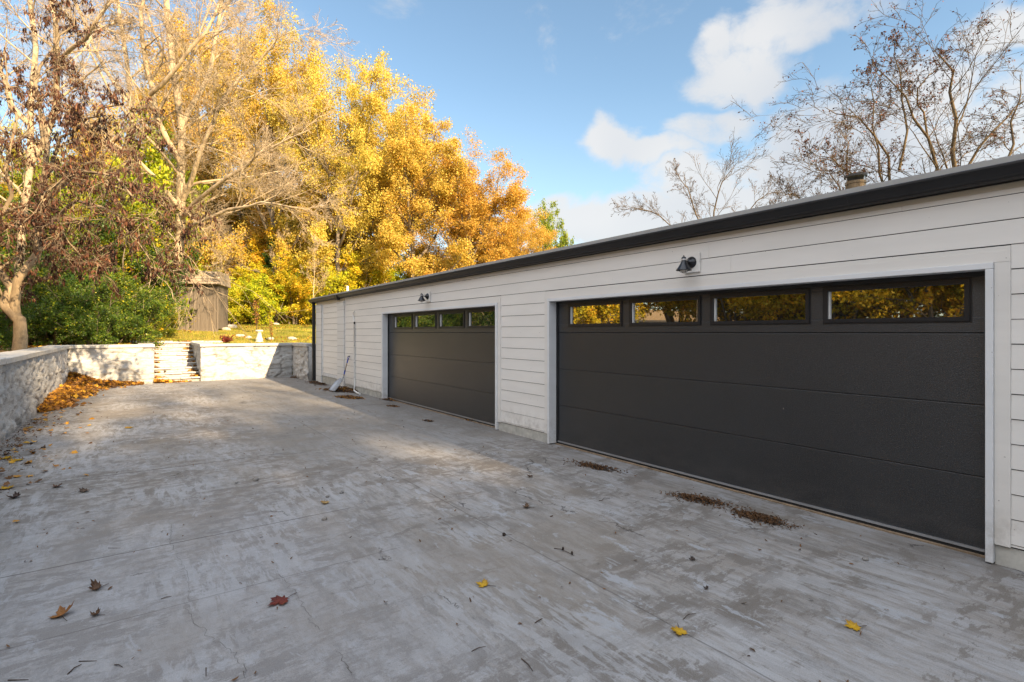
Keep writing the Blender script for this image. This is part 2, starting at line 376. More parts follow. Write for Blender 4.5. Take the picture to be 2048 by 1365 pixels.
AMBER = [(0.0, (0.17, 0.16, 0.03)), (0.25, (0.46, 0.38, 0.07)), (0.65, (0.74, 0.56, 0.12)), (1.0, (0.76, 0.42, 0.09))]
M['leaf_amber'] = mat_leaf('amber_leaves', AMBER, .55, .42)
M['leaf_yellow'] = mat_leaf('yellow_green_leaves', [(0, (0.10, 0.15, 0.012)), (.4, (0.42, 0.45, 0.02)), (.75, (0.70, 0.60, 0.03)), (1, (0.74, 0.42, 0.04))])
M['leaf_green'] = mat_leaf('green_leaves', [(0, (0.022, 0.050, 0.010)), (.5, (0.05, 0.10, 0.016)), (.8, (0.13, 0.18, 0.02)), (1, (0.42, 0.38, 0.03))], .4, .3)
M['leaf_brown'] = mat_leaf('withered_leaves', [(0, (0.025, 0.012, 0.008)), (.5, (0.075, 0.030, 0.016)), (.85, (0.17, 0.068, 0.033)), (1, (0.34, 0.16, 0.075))], .6, .15)
M['leaf_fallen'] = mat_leaf('fallen_leaves', [(0, (0.06, 0.032, 0.016)), (.35, (0.19, 0.085, 0.025)), (.65, (0.38, 0.18, 0.03)), (.85, (0.55, 0.27, 0.02)), (1, (0.66, 0.40, 0.03))], .6, .1)
M['leaf_single'] = mat_leaf('maple_leaf', [(0, (1, 1, 1)), (.6, (.72, .72, .72)), (1, (.45, .40, .38))], .5, .1)
M['leaf_grass'] = mat_leaf('grass_blades', [(0, (0.08, 0.11, 0.012)), (.45, (0.26, 0.26, 0.02)), (.8, (0.46, 0.38, 0.05)), (1, (0.50, 0.33, 0.10))], .6, .3)
M['leaf_red'] = mat_leaf('dark_red_leaves', [(0, (0.07, 0.012, 0.01)), (.6, (0.20, 0.035, 0.02)), (1, (0.36, 0.09, 0.03))], .5, .25)
M['bark_pale'] = mat_bark('pale_bark', (0.36, 0.27, 0.165), (0.56, 0.43, 0.275), (0.22, 0.16, 0.10))
M['bark_grey'] = mat_bark('grey_bark', (0.12, 0.095, 0.07), (0.26, 0.205, 0.15))
M['bark_tan'] = mat_bark('tan_bark', (0.21, 0.155, 0.095), (0.38, 0.285, 0.18), (0.13, 0.10, 0.07))
M['bark_right'] = mat_bark('olive_bark', (0.06, 0.043, 0.028), (0.18, 0.125, 0.062))

# ------------------------------------------------------------------ object helpers
def tag(o, label=None, cat=None, group=None, kind=None):
    if label: o['label'] = label
    if cat: o['category'] = cat
    if group: o['group'] = group
    if kind: o['kind'] = kind
    return o
def thing(name, label, cat, loc=(0, 0, 0), rz=0.0, group=None):
    o = bpy.data.objects.new(name, None); o.empty_display_size = 0.2
    col.objects.link(o); o.location = loc; o.rotation_euler = (0, 0, rz)
    return tag(o, label, cat, group)
def mesh_np(name, verts, faces, mat, parent=None, attr=None, smooth=False):
    """verts (n,3) array; faces: array (m,k) or list of such arrays"""
    if not isinstance(faces, list): faces = [faces]
    faces = [np.asarray(f, dtype=np.int32) for f in faces if len(f)]
    me = bpy.data.meshes.new(name)
    verts = np.asarray(verts, dtype=np.float32)
    nl = sum(f.size for f in faces); nf = sum(len(f) for f in faces)
    me.vertices.add(len(verts)); me.vertices.foreach_set('co', verts.ravel())
    me.loops.add(nl); me.loops.foreach_set('vertex_index', np.concatenate([f.ravel() for f in faces]))
    me.polygons.add(nf)
    tot = np.concatenate([np.full(len(f), f.shape[1], np.int32) for f in faces])
    st = np.concatenate([[0], np.cumsum(tot)[:-1]]).astype(np.int32)
    me.polygons.foreach_set('loop_start', st)
    if smooth: me.polygons.foreach_set('use_smooth', np.ones(nf, dtype=bool))
    me.update(calc_edges=True)
    if attr is not None:
        for an, av in attr.items():
            a = me.attributes.new(an, 'FLOAT', 'POINT'); a.data.foreach_set('value', np.asarray(av, dtype=np.float32))
    me.materials.append(mat)
    o = bpy.data.objects.new(name, me); col.objects.link(o)
    if parent: o.parent = parent
    return o
class MB:
    def __init__(s): s.v = []; s.f = []
    def quad(s, a, b, c, d):
        i = len(s.v); s.v += [a, b, c, d]; s.f.append((i, i + 1, i + 2, i + 3))
    def hexa(s, P):          # 8 points: bottom 4 ccw, top 4 ccw
        i = len(s.v); s.v += [tuple(p) for p in P]
        for q in ((3, 2, 1, 0), (4, 5, 6, 7), (0, 1, 5, 4), (1, 2, 6, 5), (2, 3, 7, 6), (3, 0, 4, 7)):
            s.f.append(tuple(i + x for x in q))
    def box(s, x0, x1, y0, y1, z0, z1):
        s.hexa([(x0, y0, z0), (x1, y0, z0), (x1, y1, z0), (x0, y1, z0), (x0, y0, z1), (x1, y0, z1), (x1, y1, z1), (x0, y1, z1)])
    def prism_y(s, prof, y0, y1, dz=0.0):  # (x,z) outline extruded along y
        i = len(s.v); n = len(prof)
        s.v += [(x, y0, z) for x, z in prof] + [(x, y1, z + dz) for x, z in prof]
        for j in range(n):
            q = (j + 1) % n; s.f.append((i + j, i + n + j, i + n + q, i + q))
        s.f.append(tuple(range(i, i + n))); s.f.append(tuple(range(i + 2 * n - 1, i + n - 1, -1)))
    def lathe(s, prof, c=(0, 0, 0), n=20):    # (r, z)
        i = len(s.v)
        for r, z in prof:
            for j in range(n):
                a = 2 * math.pi * j / n; s.v.append((c[0] + r * math.cos(a), c[1] + r * math.sin(a), c[2] + z))
        for k_ in range(len(prof) - 1):
            for j in range(n):
                q = (j + 1) % n; s.f.append((i + k_ * n + j, i + k_ * n + q, i + (k_ + 1) * n + q, i + (k_ + 1) * n + j))
    def tube(s, pts, r, n=8, caps=True):
        pts = [Vector(p) for p in pts]; i = len(s.v)
        rr = r if isinstance(r, (list, tuple)) else [r] * len(pts)
        for j, p in enumerate(pts):
            t = (pts[min(j + 1, len(pts) - 1)] - pts[max(j - 1, 0)]).normalized()
            ref = Vector((0, 0, 1)) if abs(t.z) < 0.9 else Vector((1, 0, 0))
            a = t.cross(ref).normalized(); b = t.cross(a).normalized()
            for q in range(n):
                w_ = 2 * math.pi * q / n; s.v.append(tuple(p + (a * math.cos(w_) + b * math.sin(w_)) * rr[j]))
        for j in range(len(pts) - 1):
            for q in range(n):
                q2 = (q + 1) % n; s.f.append((i + j * n + q, i + j * n + q2, i + (j + 1) * n + q2, i + (j + 1) * n + q))
        if caps:
            s.f.append(tuple(range(i, i + n))); s.f.append(tuple(range(i + len(pts) * n - 1, i + (len(pts) - 1) * n - 1, -1)))
    def build(s, name, mat, parent=None, smooth=False, bevel=0.0):
        me = bpy.data.meshes.new(name); me.from_pydata(s.v, [], s.f); me.update()
        if smooth:
            for p in me.polygons: p.use_smooth = True
        me.materials.append(mat)
        o = bpy.data.objects.new(name, me); col.objects.link(o)
        if parent: o.parent = parent
        if bevel:
            b = o.modifiers.new('bevel', 'BEVEL'); b.width = bevel; b.segments = 2; b.limit_method = 'ANGLE'
        return o

# numpy value noise
def _h(ix, iy, iz, seed):
    n = (ix * 374761393 + iy * 668265263 + iz * 2147483647 + seed * 1274126177) & 0xffffffff
    n = ((n ^ (n >> 13)) * 1274126177) & 0xffffffff
    return ((n ^ (n >> 16)) & 0xffff) / 65535.0
def vnoise(x, y, z=0.0, seed=0):
    x, y, z = np.broadcast_arrays(np.asarray(x, float), np.asarray(y, float), np.asarray(z, float))
    ix, iy, iz = np.floor(x).astype(np.int64), np.floor(y).astype(np.int64), np.floor(z).astype(np.int64)
    fx, fy, fz = x - ix, y - iy, z - iz
    fx, fy, fz = [f * f * (3 - 2 * f) for f in (fx, fy, fz)]
    r = 0
    for dx in (0, 1):
        for dy in (0, 1):
            for dz in (0, 1):
                r = r + _h(ix + dx, iy + dy, iz + dz, seed) * (fx if dx else 1 - fx) * (fy if dy else 1 - fy) * (fz if dz else 1 - fz)
    return r
def fbm(x, y, z=0.0, oct=4, seed=0):
    r, a, t = 0, 1.0, 0
    for o in range(oct):
        r = r + a * vnoise(x * 2 ** o, y * 2 ** o, z * 2 ** o if not np.isscalar(z) else z, seed + o * 17); t += a; a *= .5
    return r / t

# ------------------------------------------------------------------ ground
def smooth01(t): t = np.clip(t, 0, 1); return t * t * (3 - 2 * t)
def terrain_z(x, y, nz=True):
    x = np.asarray(x, float); y = np.asarray(y, float)
    hi = 1.18 + np.clip(y - 24.5, 0, 7) * 0.095 + np.clip(y - 31.5, 0, 22) * 0.035 + np.clip(y - 53, 0, 120) * 0.075
    hi = hi + np.clip(-x - 3, 0, 60) * 0.03
    if nz: hi = hi + (fbm(x * .35, y * .35, 0, 3, 5) - .5) * 0.22 * np.clip((y - 21.5) / 3, 0.05, 1)
    lo = np.full_like(hi, -0.06)
    up = np.maximum(np.maximum(smooth01((-1.72 - x) / .12), smooth01((y - 20.52) / .12)), np.minimum(smooth01((x - 4.85) / .12), smooth01((y - 18.42) / .12)))
    stair = (x > 0.3) & (x < 2.0) & (y > 20.4) & (y < 24.78)
    z = lo + (hi - lo) * up
    z = np.where(stair, -0.25 + (y - 20.45) * 0.29, z)
    return z
def ground():
    xs = np.unique(np.concatenate([np.linspace(-400, -40, 19), np.linspace(-40, -2.2, 60), [-1.84, -1.72, -1.0, 0.29, 0.31, 1.99, 2.01, 4.85, 4.97], np.linspace(-.5, 4.6, 26), np.linspace(5.1, 40, 50), np.linspace(42, 400, 20)]))
    ys = np.unique(np.concatenate([np.linspace(-300, -20, 12), np.linspace(-18, 18, 30), [18.42, 18.54, 20.39, 20.41, 20.52, 20.64, 24.77, 24.79], np.linspace(20.8, 56, 130), np.linspace(58, 150, 30), np.linspace(160, 600, 12)]))
    X, Y = np.meshgrid(xs, ys)
    Z = terrain_z(X, Y)
    n, m_ = X.shape
    idx = np.arange(n * m_).reshape(n, m_)
    f = np.stack([idx[:-1, :-1], idx[:-1, 1:], idx[1:, 1:], idx[1:, :-1]], -1).reshape(-1, 4)
    o = mesh_np('ground', np.stack([X, Y, Z], -1).reshape(-1, 3), f, M['ground'], smooth=True)
    tag(o, kind='structure')
ground()
def pavement():
    mb = MB(); mb.quad((-1.66, -30, 0), (5.02, -30, 0), (5.02, 20.46, 0), (-1.66, 20.46, 0))
    global PAVE
    PAVE = tag(mb.build('driveway_pavement', M['concrete']), kind='structure')
    mb = MB(); mb.quad((-60, -90, -0.004), (60, -90, -0.004), (60, -30, -0.004), (-60, -30, -0.004))
pavement()

def crack(pts, wd=.004, seed=0):
    rr = random.Random(seed); P = []
    for i in range(len(pts) - 1):
        a, b = gp(*pts[i]), gp(*pts[i + 1]); n = 7
        for j in range(n): t = j / n; P.append((a[0] + (b[0] - a[0]) * t + rr.gauss(0, .008), a[1] + (b[1] - a[1]) * t + rr.gauss(0, .012)))
    P.append(gp(*pts[-1])[:2]); mb = MB(); wl = [wd * rr.uniform(.3, 1.2) * min(1, (i + .5) / 4, (len(P) - i) / 4) for i in range(len(P))]
    for i in range(len(P) - 1):
        dx, dy = P[i + 1][0] - P[i][0], P[i + 1][1] - P[i][1]; L = math.hypot(dx, dy) + 1e-6; nx, ny = -dy / L, dx / L
        mb.quad((P[i][0] - nx * wl[i] / 2, P[i][1] - ny * wl[i] / 2, .0015), (P[i + 1][0] - nx * wl[i + 1] / 2, P[i + 1][1] - ny * wl[i + 1] / 2, .0015), (P[i + 1][0] + nx * wl[i + 1] / 2, P[i + 1][1] + ny * wl[i + 1] / 2, .0015), (P[i][0] + nx * wl[i] / 2, P[i][1] + ny * wl[i] / 2, .0015))
    o = mb.build('slab_crack', M['crack'], PAVE); return o
crack([(352, 1105), (366, 1130), (378, 1165), (376, 1190), (374, 1222), (400, 1255), (432, 1280), (465, 1305), (486, 1330), (490, 1362)], .002, 1)
crack([(549, 1125), (560, 1150), (580, 1168), (592, 1190), (604, 1205), (618, 1235), (628, 1250), (640, 1262)], .002, 2)
crack([(655, 1190), (700, 1180), (740, 1168), (790, 1148)], .002, 3)
crack([(672, 1300), (690, 1330), (708, 1350)], .003, 4)
crack([(335, 1040), (345, 1062), (338, 1080), (352, 1105)], .003, 5)
crack([(1090, 1000), (1150, 1010), (1260, 990), (1300, 985)], .003, 6)
crack([(880, 1040), (905, 1060), (940, 1085)], .003, 7)

# ------------------------------------------------------------------ garage
W = 4.96                        # face of the wall
EAVE = lambda y: 2.69 - 0.003 * y
garage = thing('garage', 'long single-storey garage with pale lap siding, two charcoal doors and a black gutter', 'garage', (W, 9, 0))
def gpart(mb, name, mat, parent=garage, **kw):
    o = mb.build(name, mat, parent, **kw)
    if parent is garage: o.matrix_parent_inverse = PINV
    return o
PINV = bpy.data.objects['garage'].matrix_world.copy()
from mathutils import Matrix
PINV = Matrix.Translation((-W, -9, 0))
ROW = 0.1747; Z0 = 0.166
D1 = (1.025, 5.86); D2 = (7.275, 12.21)
OUT = 0.13                      # width of the outer trim + brickmould
YN, YF = -3.2, 18.05            # near and far ends
def split(y0, y1, rng, seam=3.66):
    ys = [y0]; y = y0 + rng.uniform(1.0, seam)
    while y < y1 - .5: ys.append(y); y += seam
    return ys + [y1]
rng = random.Random(3)
mb = MB()
side = [(YN, D1[0] - OUT), (D1[1] + OUT, D2[0] - OUT), (D2[1] + OUT, 15.12)]
for k_ in range(-1, 15):
    z0 = Z0 + ROW * k_; z1 = z0 + ROW
    if k_ < 0: z0 = 0.146; z1 = Z0
    secs = side if k_ < 12 else [(YN, 15.12)]
    if k_ == 14: z1 = min(z1, 2.66)
    for (a, b) in secs:
        ys = split(a, b, rng) if b - a > 4 else [a, b]
        for q in range(len(ys) - 1):
            ya, yb = ys[q] + .001, ys[q + 1] - .001
            d = (0.011 if k_ >= 0 else 0.007) + rng.uniform(-.0015, .002); jz = rng.uniform(-.0015, .0015)
            mb.prism_y([(W - d, z0 + .006 + jz), (W - 0.006, z1), (W + 0.0, z1), (W + 0.0, z0 + .006 + jz)], ya, yb)
# the far bay, between the two brick piers
for k_ in range(1, 14):
    z0 = 0.34 + ROW * (k_ - 1); z1 = min(z0 + ROW, 2.56)
    if z0 < 2.55: mb.prism_y([(W - .012, z0 + .006), (W - .003, z1), (W + .01, z1), (W + .01, z0 + .006)], 15.72, 17.36)
gpart(mb, 'siding', M['siding'])
mb = MB()
for (a, b) in [(YN, D1[0] - .046), (D1[1] + .046, D2[0] - .046), (D2[1] + .046, YF)]: mb.box(W + .012, W + .10, a, b, 0.14, 2.66)
mb.box(W + .012, W + .2, D1[0] - .045, D1[1] + .045, 2.20, 2.66); mb.box(W + .012, W + .2, D2[0] - .045, D2[1] + .045, 2.20, 2.66)
mb.box(W + .2, 14.0, YF - .2, YF, 0, 2.66); mb.box(13.8, 14.0, YN, YF - .2, 0, 3.0); mb.box(W + .2, 13.8, YN, YN + .2, 0, 2.66)
gpart(mb, 'wall', M['sheathing'])
for (a, b, w0, zt) in [(YN, D1[0] - .045, .004, .139), (D1[1] + .045, D2[0] - .045, .004, .139), (D2[1] + .045, 15.14, .004, .139), (15.70, YF - .03, -.004, .235)]:
    mb = MB(); mb.box(W + w0, W + .19, a, b, -0.02, zt); gpart(mb, 'foundation', M['foundation'], bevel=.003)
mb = MB()
mb.prism_y([(W - .016, 2.655), (W + .02, 2.655), (W + .02, 2.76), (W - .016, 2.76)], YN, 15.12)
mb.prism_y([(W - .022, 2.56), (W + .02, 2.56), (W + .02, 2.72), (W - .022, 2.72)], 15.12, YF, -.02)
gpart(mb, 'frieze_board', M['frieze'])
for i, (a, b) in enumerate(((15.12, 15.70), (17.38, 17.96))):
    mb = MB(); mb.box(W - .05, W + .02, a, b, 0, 2.40 if i == 0 else 2.42); mb.box(W - .062, W + .02, a - .015, b + .015, 2.40 if i == 0 else 2.42, 2.555)
    gpart(mb, 'brick_pier', M['brick'])
mb = MB()
mb.box(W - .018, W + .01, 15.71, 15.80, .34, 2.55); mb.box(W - .018, W + .01, 17.28, 17.37, .34, 2.55)
mb.box(W - .024, W + .01, 15.71, 17.37, .245, .338)
mb.box(W - .03, W + .01, 17.97, YF, .0, 2.55)
gpart(mb, 'bay_trim', M['trim'])

def door(D, parent_name, seedv):
    a, b = D
    # casing: outer flat board, inner brickmould, jamb return
    mb = MB()
    for (y0, y1) in ((a - .13, a - .045), (b + .045, b + .13)): mb.box(W - .020, W + .012, y0, y1, .146, 2.145)
    mb.box(W - .021, W + .012, a - .13, b + .13, 2.146, 2.222)
    mb.box(W - .013, W + .012, a - .13, b + .13, 2.2225, 2.258)
    gpart(mb, 'trim_board', M['trim_board'], bevel=.002)
    cs = MB()
    cs.box(W - .042, W + .10, a - .044, a, 0.012, 2.10); cs.box(W - .042, W + .10, b, b + .044, 0.012, 2.10)
    cs.box(W - .042, W + .10, a - .044, b + .044, 2.101, 2.145)
    gpart(cs, 'door_casing', M['trim'], bevel=.004)
    # the door: sections 0.533 m tall
    XD = W + .112
    wd = b - a
    mb = MB()
    zs = [.045, .578, 1.111, 1.644, 2.177]
    for i in range(3):
        mb.hexa([(XD, a - .04, zs[i] + .004), (XD + .05, a - .04, zs[i] + .004), (XD + .05, b + .04, zs[i] + .004), (XD, b + .04, zs[i] + .004),
                 (XD, a - .04, zs[i + 1] - .004), (XD + .05, a - .04, zs[i + 1] - .004), (XD + .05, b + .04, zs[i + 1] - .004), (XD, b + .04, zs[i + 1] - .004)])
    # top section around the four openings
    wl = .955; pitch = 1.147; y_first = a + .148
    wins = [(y_first + pitch * i, y_first + pitch * i + wl) for i in range(4)]
    zb, zt = 1.768, 2.018
    mb.box(XD, XD + .05, a - .04, b + .04, zs[3] + .004, zb - .004)
    mb.box(XD, XD + .05, a - .04, b + .04, zt + .004, zs[4])
    ys = [a - .04] + [q for w_ in wins for q in w_] + [b + .04]
    for i in range(0, len(ys), 2): mb.box(XD, XD + .05, ys[i] + (0 if i == 0 else .004), ys[i + 1] - (0 if i == 8 else .004), zb - .004, zt + .004)
    mb.box(XD + .012, XD + .045, a - .03, b + .03, zs[0] + .01, zs[3])
    d = gpart(mb, 'garage_door', M['door'], bevel=.003)
    for (y0, y1) in wins:
        fr = MB(); t = .032
        fr.box(XD - .014, XD + .006, y0 - t, y1 + t, zb - t, zb); fr.box(XD - .014, XD + .006, y0 - t, y1 + t, zt, zt + t)
        fr.box(XD - .0135, XD + .006, y0 - t, y0, zb, zt); fr.box(XD - .0135, XD + .006, y1, y1 + t, zb, zt)
        fr.box(XD - .004, XD + .008, y0 - t - .012, y1 + t + .012, zb - t - .012, zb - t - .001); fr.box(XD - .004, XD + .008, y0 - t - .012, y1 + t + .012, zt + t + .001, zt + t + .012)
        fr.box(XD - .004, XD + .008, y0 - t - .012, y0 - t - .001, zb - t, zt + t); fr.box(XD - .004, XD + .008, y1 + t + .001, y1 + t + .012, zb - t, zt + t)
        f_ = fr.build('window_frame', M['door_frame'], d)
        rv = MB(); rv.box(XD + .0065, XD + .030, y1 - .010, y1 - .001, zb + .002, zt - .002)
        rv.build('window_spacer', M['white_plastic'], d)
        pn = MB(); pn.quad((XD + .026, y0, zb), (XD + .026, y1 - .010, zb), (XD + .026, y1 - .010, zt), (XD + .026, y0, zt))
        pn.build('window_pane', M['pane'], d)
    s = MB(); s.box(XD - .010, XD + .03, a + .002, b - .002, .030, .049); s.build('bottom_rail', M['alu'], d)
    s = MB(); s.box(XD - .004, XD + .03, a + .002, b - .002, .003, .0295); s.build('bottom_seal', M['black'], d)
    s = MB()
    s.box(XD - .016, XD - .001, a + .001, a + .03, .03, 2.098); s.box(XD - .016, XD - .001, b - .03, b - .001, .03, 2.098); s.box(XD - .016, XD - .001, a + .03, b - .03, 2.065, 2.098)
    s.build('weather_seal', M['black'], d)
    th = MB(); th.box(XD - .03, XD + .08, a + .001, b - .001, -.02, .006)
    gpart(th, 'threshold', M['threshold'])
    return d
door(D1, 'garage', 1); door(D2, 'garage', 2)

# roof, drip edge, gutters
def ez(y, z): return z - 0.003 * y
mb = MB()
def slab(mb, x0, x1, y0, y1, z0a, z0b, z1a, z1b):   # heights at x0 / x1
    mb.hexa([(x0, y0, ez(y0, z0a)), (x1, y0, ez(y0, z0b)), (x1, y1, ez(y1, z0b)), (x0, y1, ez(y1, z0a)),
             (x0, y0, ez(y0, z1a)), (x1, y0, ez(y0, z1b)), (x1, y1, ez(y1, z1b)), (x0, y1, ez(y1, z1a))])
slab(mb, 4.865, 14.3, YN - .3, YF + .22, 2.79, 3.19, 2.855, 3.26)
gpart(mb, 'roof', M['roof'])
mb = MB()
mb.prism_y([(4.845, 2.822), (4.862, 2.822), (4.862, 2.868), (4.95, 2.872), (4.95, 2.876), (4.845, 2.870)], YN - .32, YF + .24, -.003 * (YF - YN + .56))
gpart(mb, 'drip_edge', M['drip'])
mb = MB(); mb.prism_y([(W - .035, 2.706), (W - .018, 2.706), (W - .018, 2.81), (W - .035, 2.81)], YN - .3, YF + .2, -.003 * (YF - YN + .5)); gpart(mb, 'fascia', M['gutter'])
GP = [(4.92, 2.712), (4.92, 2.812), (4.912, 2.812), (4.912, 2.722), (4.80, 2.81), (4.79, 2.816), (4.782, 2.810), (4.782, 2.798), (4.798, 2.788), (4.810, 2.765), (4.822, 2.738), (4.845, 2.724), (4.846, 2.714), (4.852, 2.710)]
for (y0, y1) in ((YN - .3, 15.42), (15.56, YF + .42)):
    mb = MB(); q = -.003 * (y0 - YN); mb.prism_y([(x, z + q) for x, z in GP], y0, y1, -.003 * (y1 - y0)); gpart(mb, 'gutter', M['gutter'])
for yy in (1.9, 8.0, 12.4):
    q = -.003 * (yy - YN); mb = MB(); mb.prism_y([(x - .002, z + q - .001) for x, z in GP[4:]] + [(4.90, 2.715 + q)], yy - .03, yy + .03); gpart(mb, 'gutter_seam', M['gutter'])
mb = MB(); mb.hexa([(4.80, 15.40, 2.60), (4.90, 15.40, 2.60), (4.90, 15.58, 2.60), (4.80, 15.58, 2.60), (4.775, 15.36, 2.755), (4.915, 15.36, 2.755), (4.915, 15.62, 2.755), (4.775, 15.62, 2.755)])
gpart(mb, 'gutter_outlet', M['black'], bevel=.004)
mb = MB(); mb.box(4.83, 4.92, YF + .005, YF + .10, .04, 2.64); mb.box(4.80, 4.91, YF + .0, YF + .11, 2.60, 2.66)
mb.box(4.828, 4.922, YF + .003, YF + .102, 1.0, 1.03); mb.box(4.828, 4.922, YF + .003, YF + .102, 2.0, 2.03)
gpart(mb, 'downspout', M['black'], bevel=.004)
# flue and vents on the roof
fx, fy, fd = at(1711, 400, 8.7)[0], at(1711, 400, 8.7)[1], 8.7
zb = 3.0
mb = MB(); mb.lathe([(.145, zb), (.145, 4.12), (.155, 4.125), (.155, 4.165), (.14, 4.165)], (fx, fy, 0), 24)
fl = gpart(mb, 'flue', M['flue'], smooth=False)
mb = MB(); mb.lathe([(.0, 4.25), (.165, 4.235), (.168, 4.24), (.165, 4.275), (.05, 4.305), (0, 4.31)], (fx, fy, 0), 24)
mb.build('rain_cap', M['flue_cap'], fl)
for a_ in (20, 140, 260):
    mb = MB(); x_, y_ = fx + .143 * math.cos(R(a_)), fy + .143 * math.sin(R(a_)); mb.box(x_ - .012, x_ + .012, y_ - .006, y_ + .006, 4.12, 4.24)
    mb.build('cap_strap', M['alu'], fl)
for (u, v0, v1, d_, r_) in ((680.5, 604, 585.5, 15.6, .036), (695, 596, 572.5, 17.0, .036)):
    p = at(u, v1, d_); p0 = at(u, v0, d_)
    mb = MB(); mb.lathe([(r_, 2.6), (r_, p[2]), (r_ * .8, p[2]), (r_ * .8, p[2] - .1)], (p[0], p[1], 0), 14); gpart(mb, 'vent_pipe', M['white_plastic'], smooth=False)

# ------------------------------------------------------------------ wall lamps
def lamp(y, z, label):
    t = thing('wall_lamp', label, 'wall lamp', (W - .014, y, z), 0, 'barn lamps on the garage wall')
    mb = MB(); mb.box(-.022, .0, -.10, .10, -.115, .10); mb.build('mounting_block', M['siding'], t, bevel=.004)
    mb = MB(); i = 0
    prof = [(0, .055), (.022, .053), (.030, .042), (.048, .024), (.060, .014), (.063, .004), (.063, 0)]
    n = 24
    for r_, x_ in prof:
        for j in range(n): mb.v.append((-.0225 - x_, r_ * math.cos(2 * math.pi * j / n), r_ * math.sin(2 * math.pi * j / n) - .005))
    for a_ in range(len(prof) - 1):
        for j in range(n): q = (j + 1) % n; mb.f.append((a_ * n + j, a_ * n + q, (a_ + 1) * n + q, (a_ + 1) * n + j))
    mb.build('backplate', M['lamp'], t, smooth=True)
    mb = MB(); mb.tube([(-.07, 0, -.005), (-.12, 0, -.002), (-.135, 0, -.004)], .011, 10); mb.build('arm', M['lamp'], t, smooth=True)
    sx = -.158
    mb = MB(); mb.lathe([(0, .062), (.005, .062), (.006, .050), (.016, .044), (.024, .036), (.026, .026), (.026, -.004), (.029, -.010), (.029, -.016), (.034, -.022), (.060, -.068), (.080, -.094), (.084, -.102), (.080, -.103), (.056, -.068), (.030, -.024)], (sx, 0, 0), 28)
    sh = mb.build('shade', M['lamp'], t, smooth=True)
    mb = MB(); mb.lathe([(.0265, .022), (.0275, .020), (.0275, .008), (.0265, .006)], (sx, 0, 0), 20); mb.build('collar', M['alu'], sh)
    mb = MB(); mb.lathe([(.02, -.04), (.038, -.075), (.040, -.095), (.030, -.115), (.0, -.123)], (sx, 0, 0), 20); mb.build('bulb', M['glass_bulb'], t, smooth=True)
    mb = MB()
    for a_ in (0, 60, 120):
        ca, sa = math.cos(R(a_)), math.sin(R(a_))
        mb.tube([(sx + .05 * math.cos(R(q)) * ca, .05 * math.cos(R(q)) * sa, -.095 - .034 * math.sin(R(q))) for q in range(0, 181, 20)], .0022, 5)
    mb.tube([(sx + .05 * math.cos(R(q)), .05 * math.sin(R(q)), -.097) for q in range(0, 361, 24)], .0022, 5)
    mb.build('bulb_guard', M['lamp'], t)
lamp(3.45, 2.418, 'black barn lamp on white block above the near garage door')
lamp(9.78, 2.40, 'black barn lamp on white block above the far garage door')

# ------------------------------------------------------------------ pipe and shovel
t = thing('drain_pipe', 'thin white upright pipe with bent hose top on the siding beside the shovel', 'pipe', (W - .03, 14.25, 0))
mb = MB(); mb.tube([(0, 0, 1.88), (0, 0, .14), (-.01, -.02, .07), (-.05, -.12, .045), (-.10, -.45, .03), (-.13, -.75, .026), (-.14, -.82, .03)], .023, 10); mb.build('pipe', M['white_plastic'], t, smooth=True)
mb = MB(); mb.tube([(0, 0, 1.93), (-.005, .03, 2.02), (-.012, .075, 2.10), (-.015, .07, 2.17), (-.012, .02, 2.21), (-.006, -.03, 2.22)], .016, 10); mb.build('hose', M['white_plastic'], t, smooth=True)
mb = MB(); mb.tube([(0, 0, 1.87), (0, 0, 1.94)], .023, 10); mb.build('collar', M['black'], t)
for z in (1.76, 1.28, .80, .40):
    mb = MB(); mb.box(-.022, .02, -.028, .028, z, z + .016); mb.build('pipe_clip', M['alu'], t)

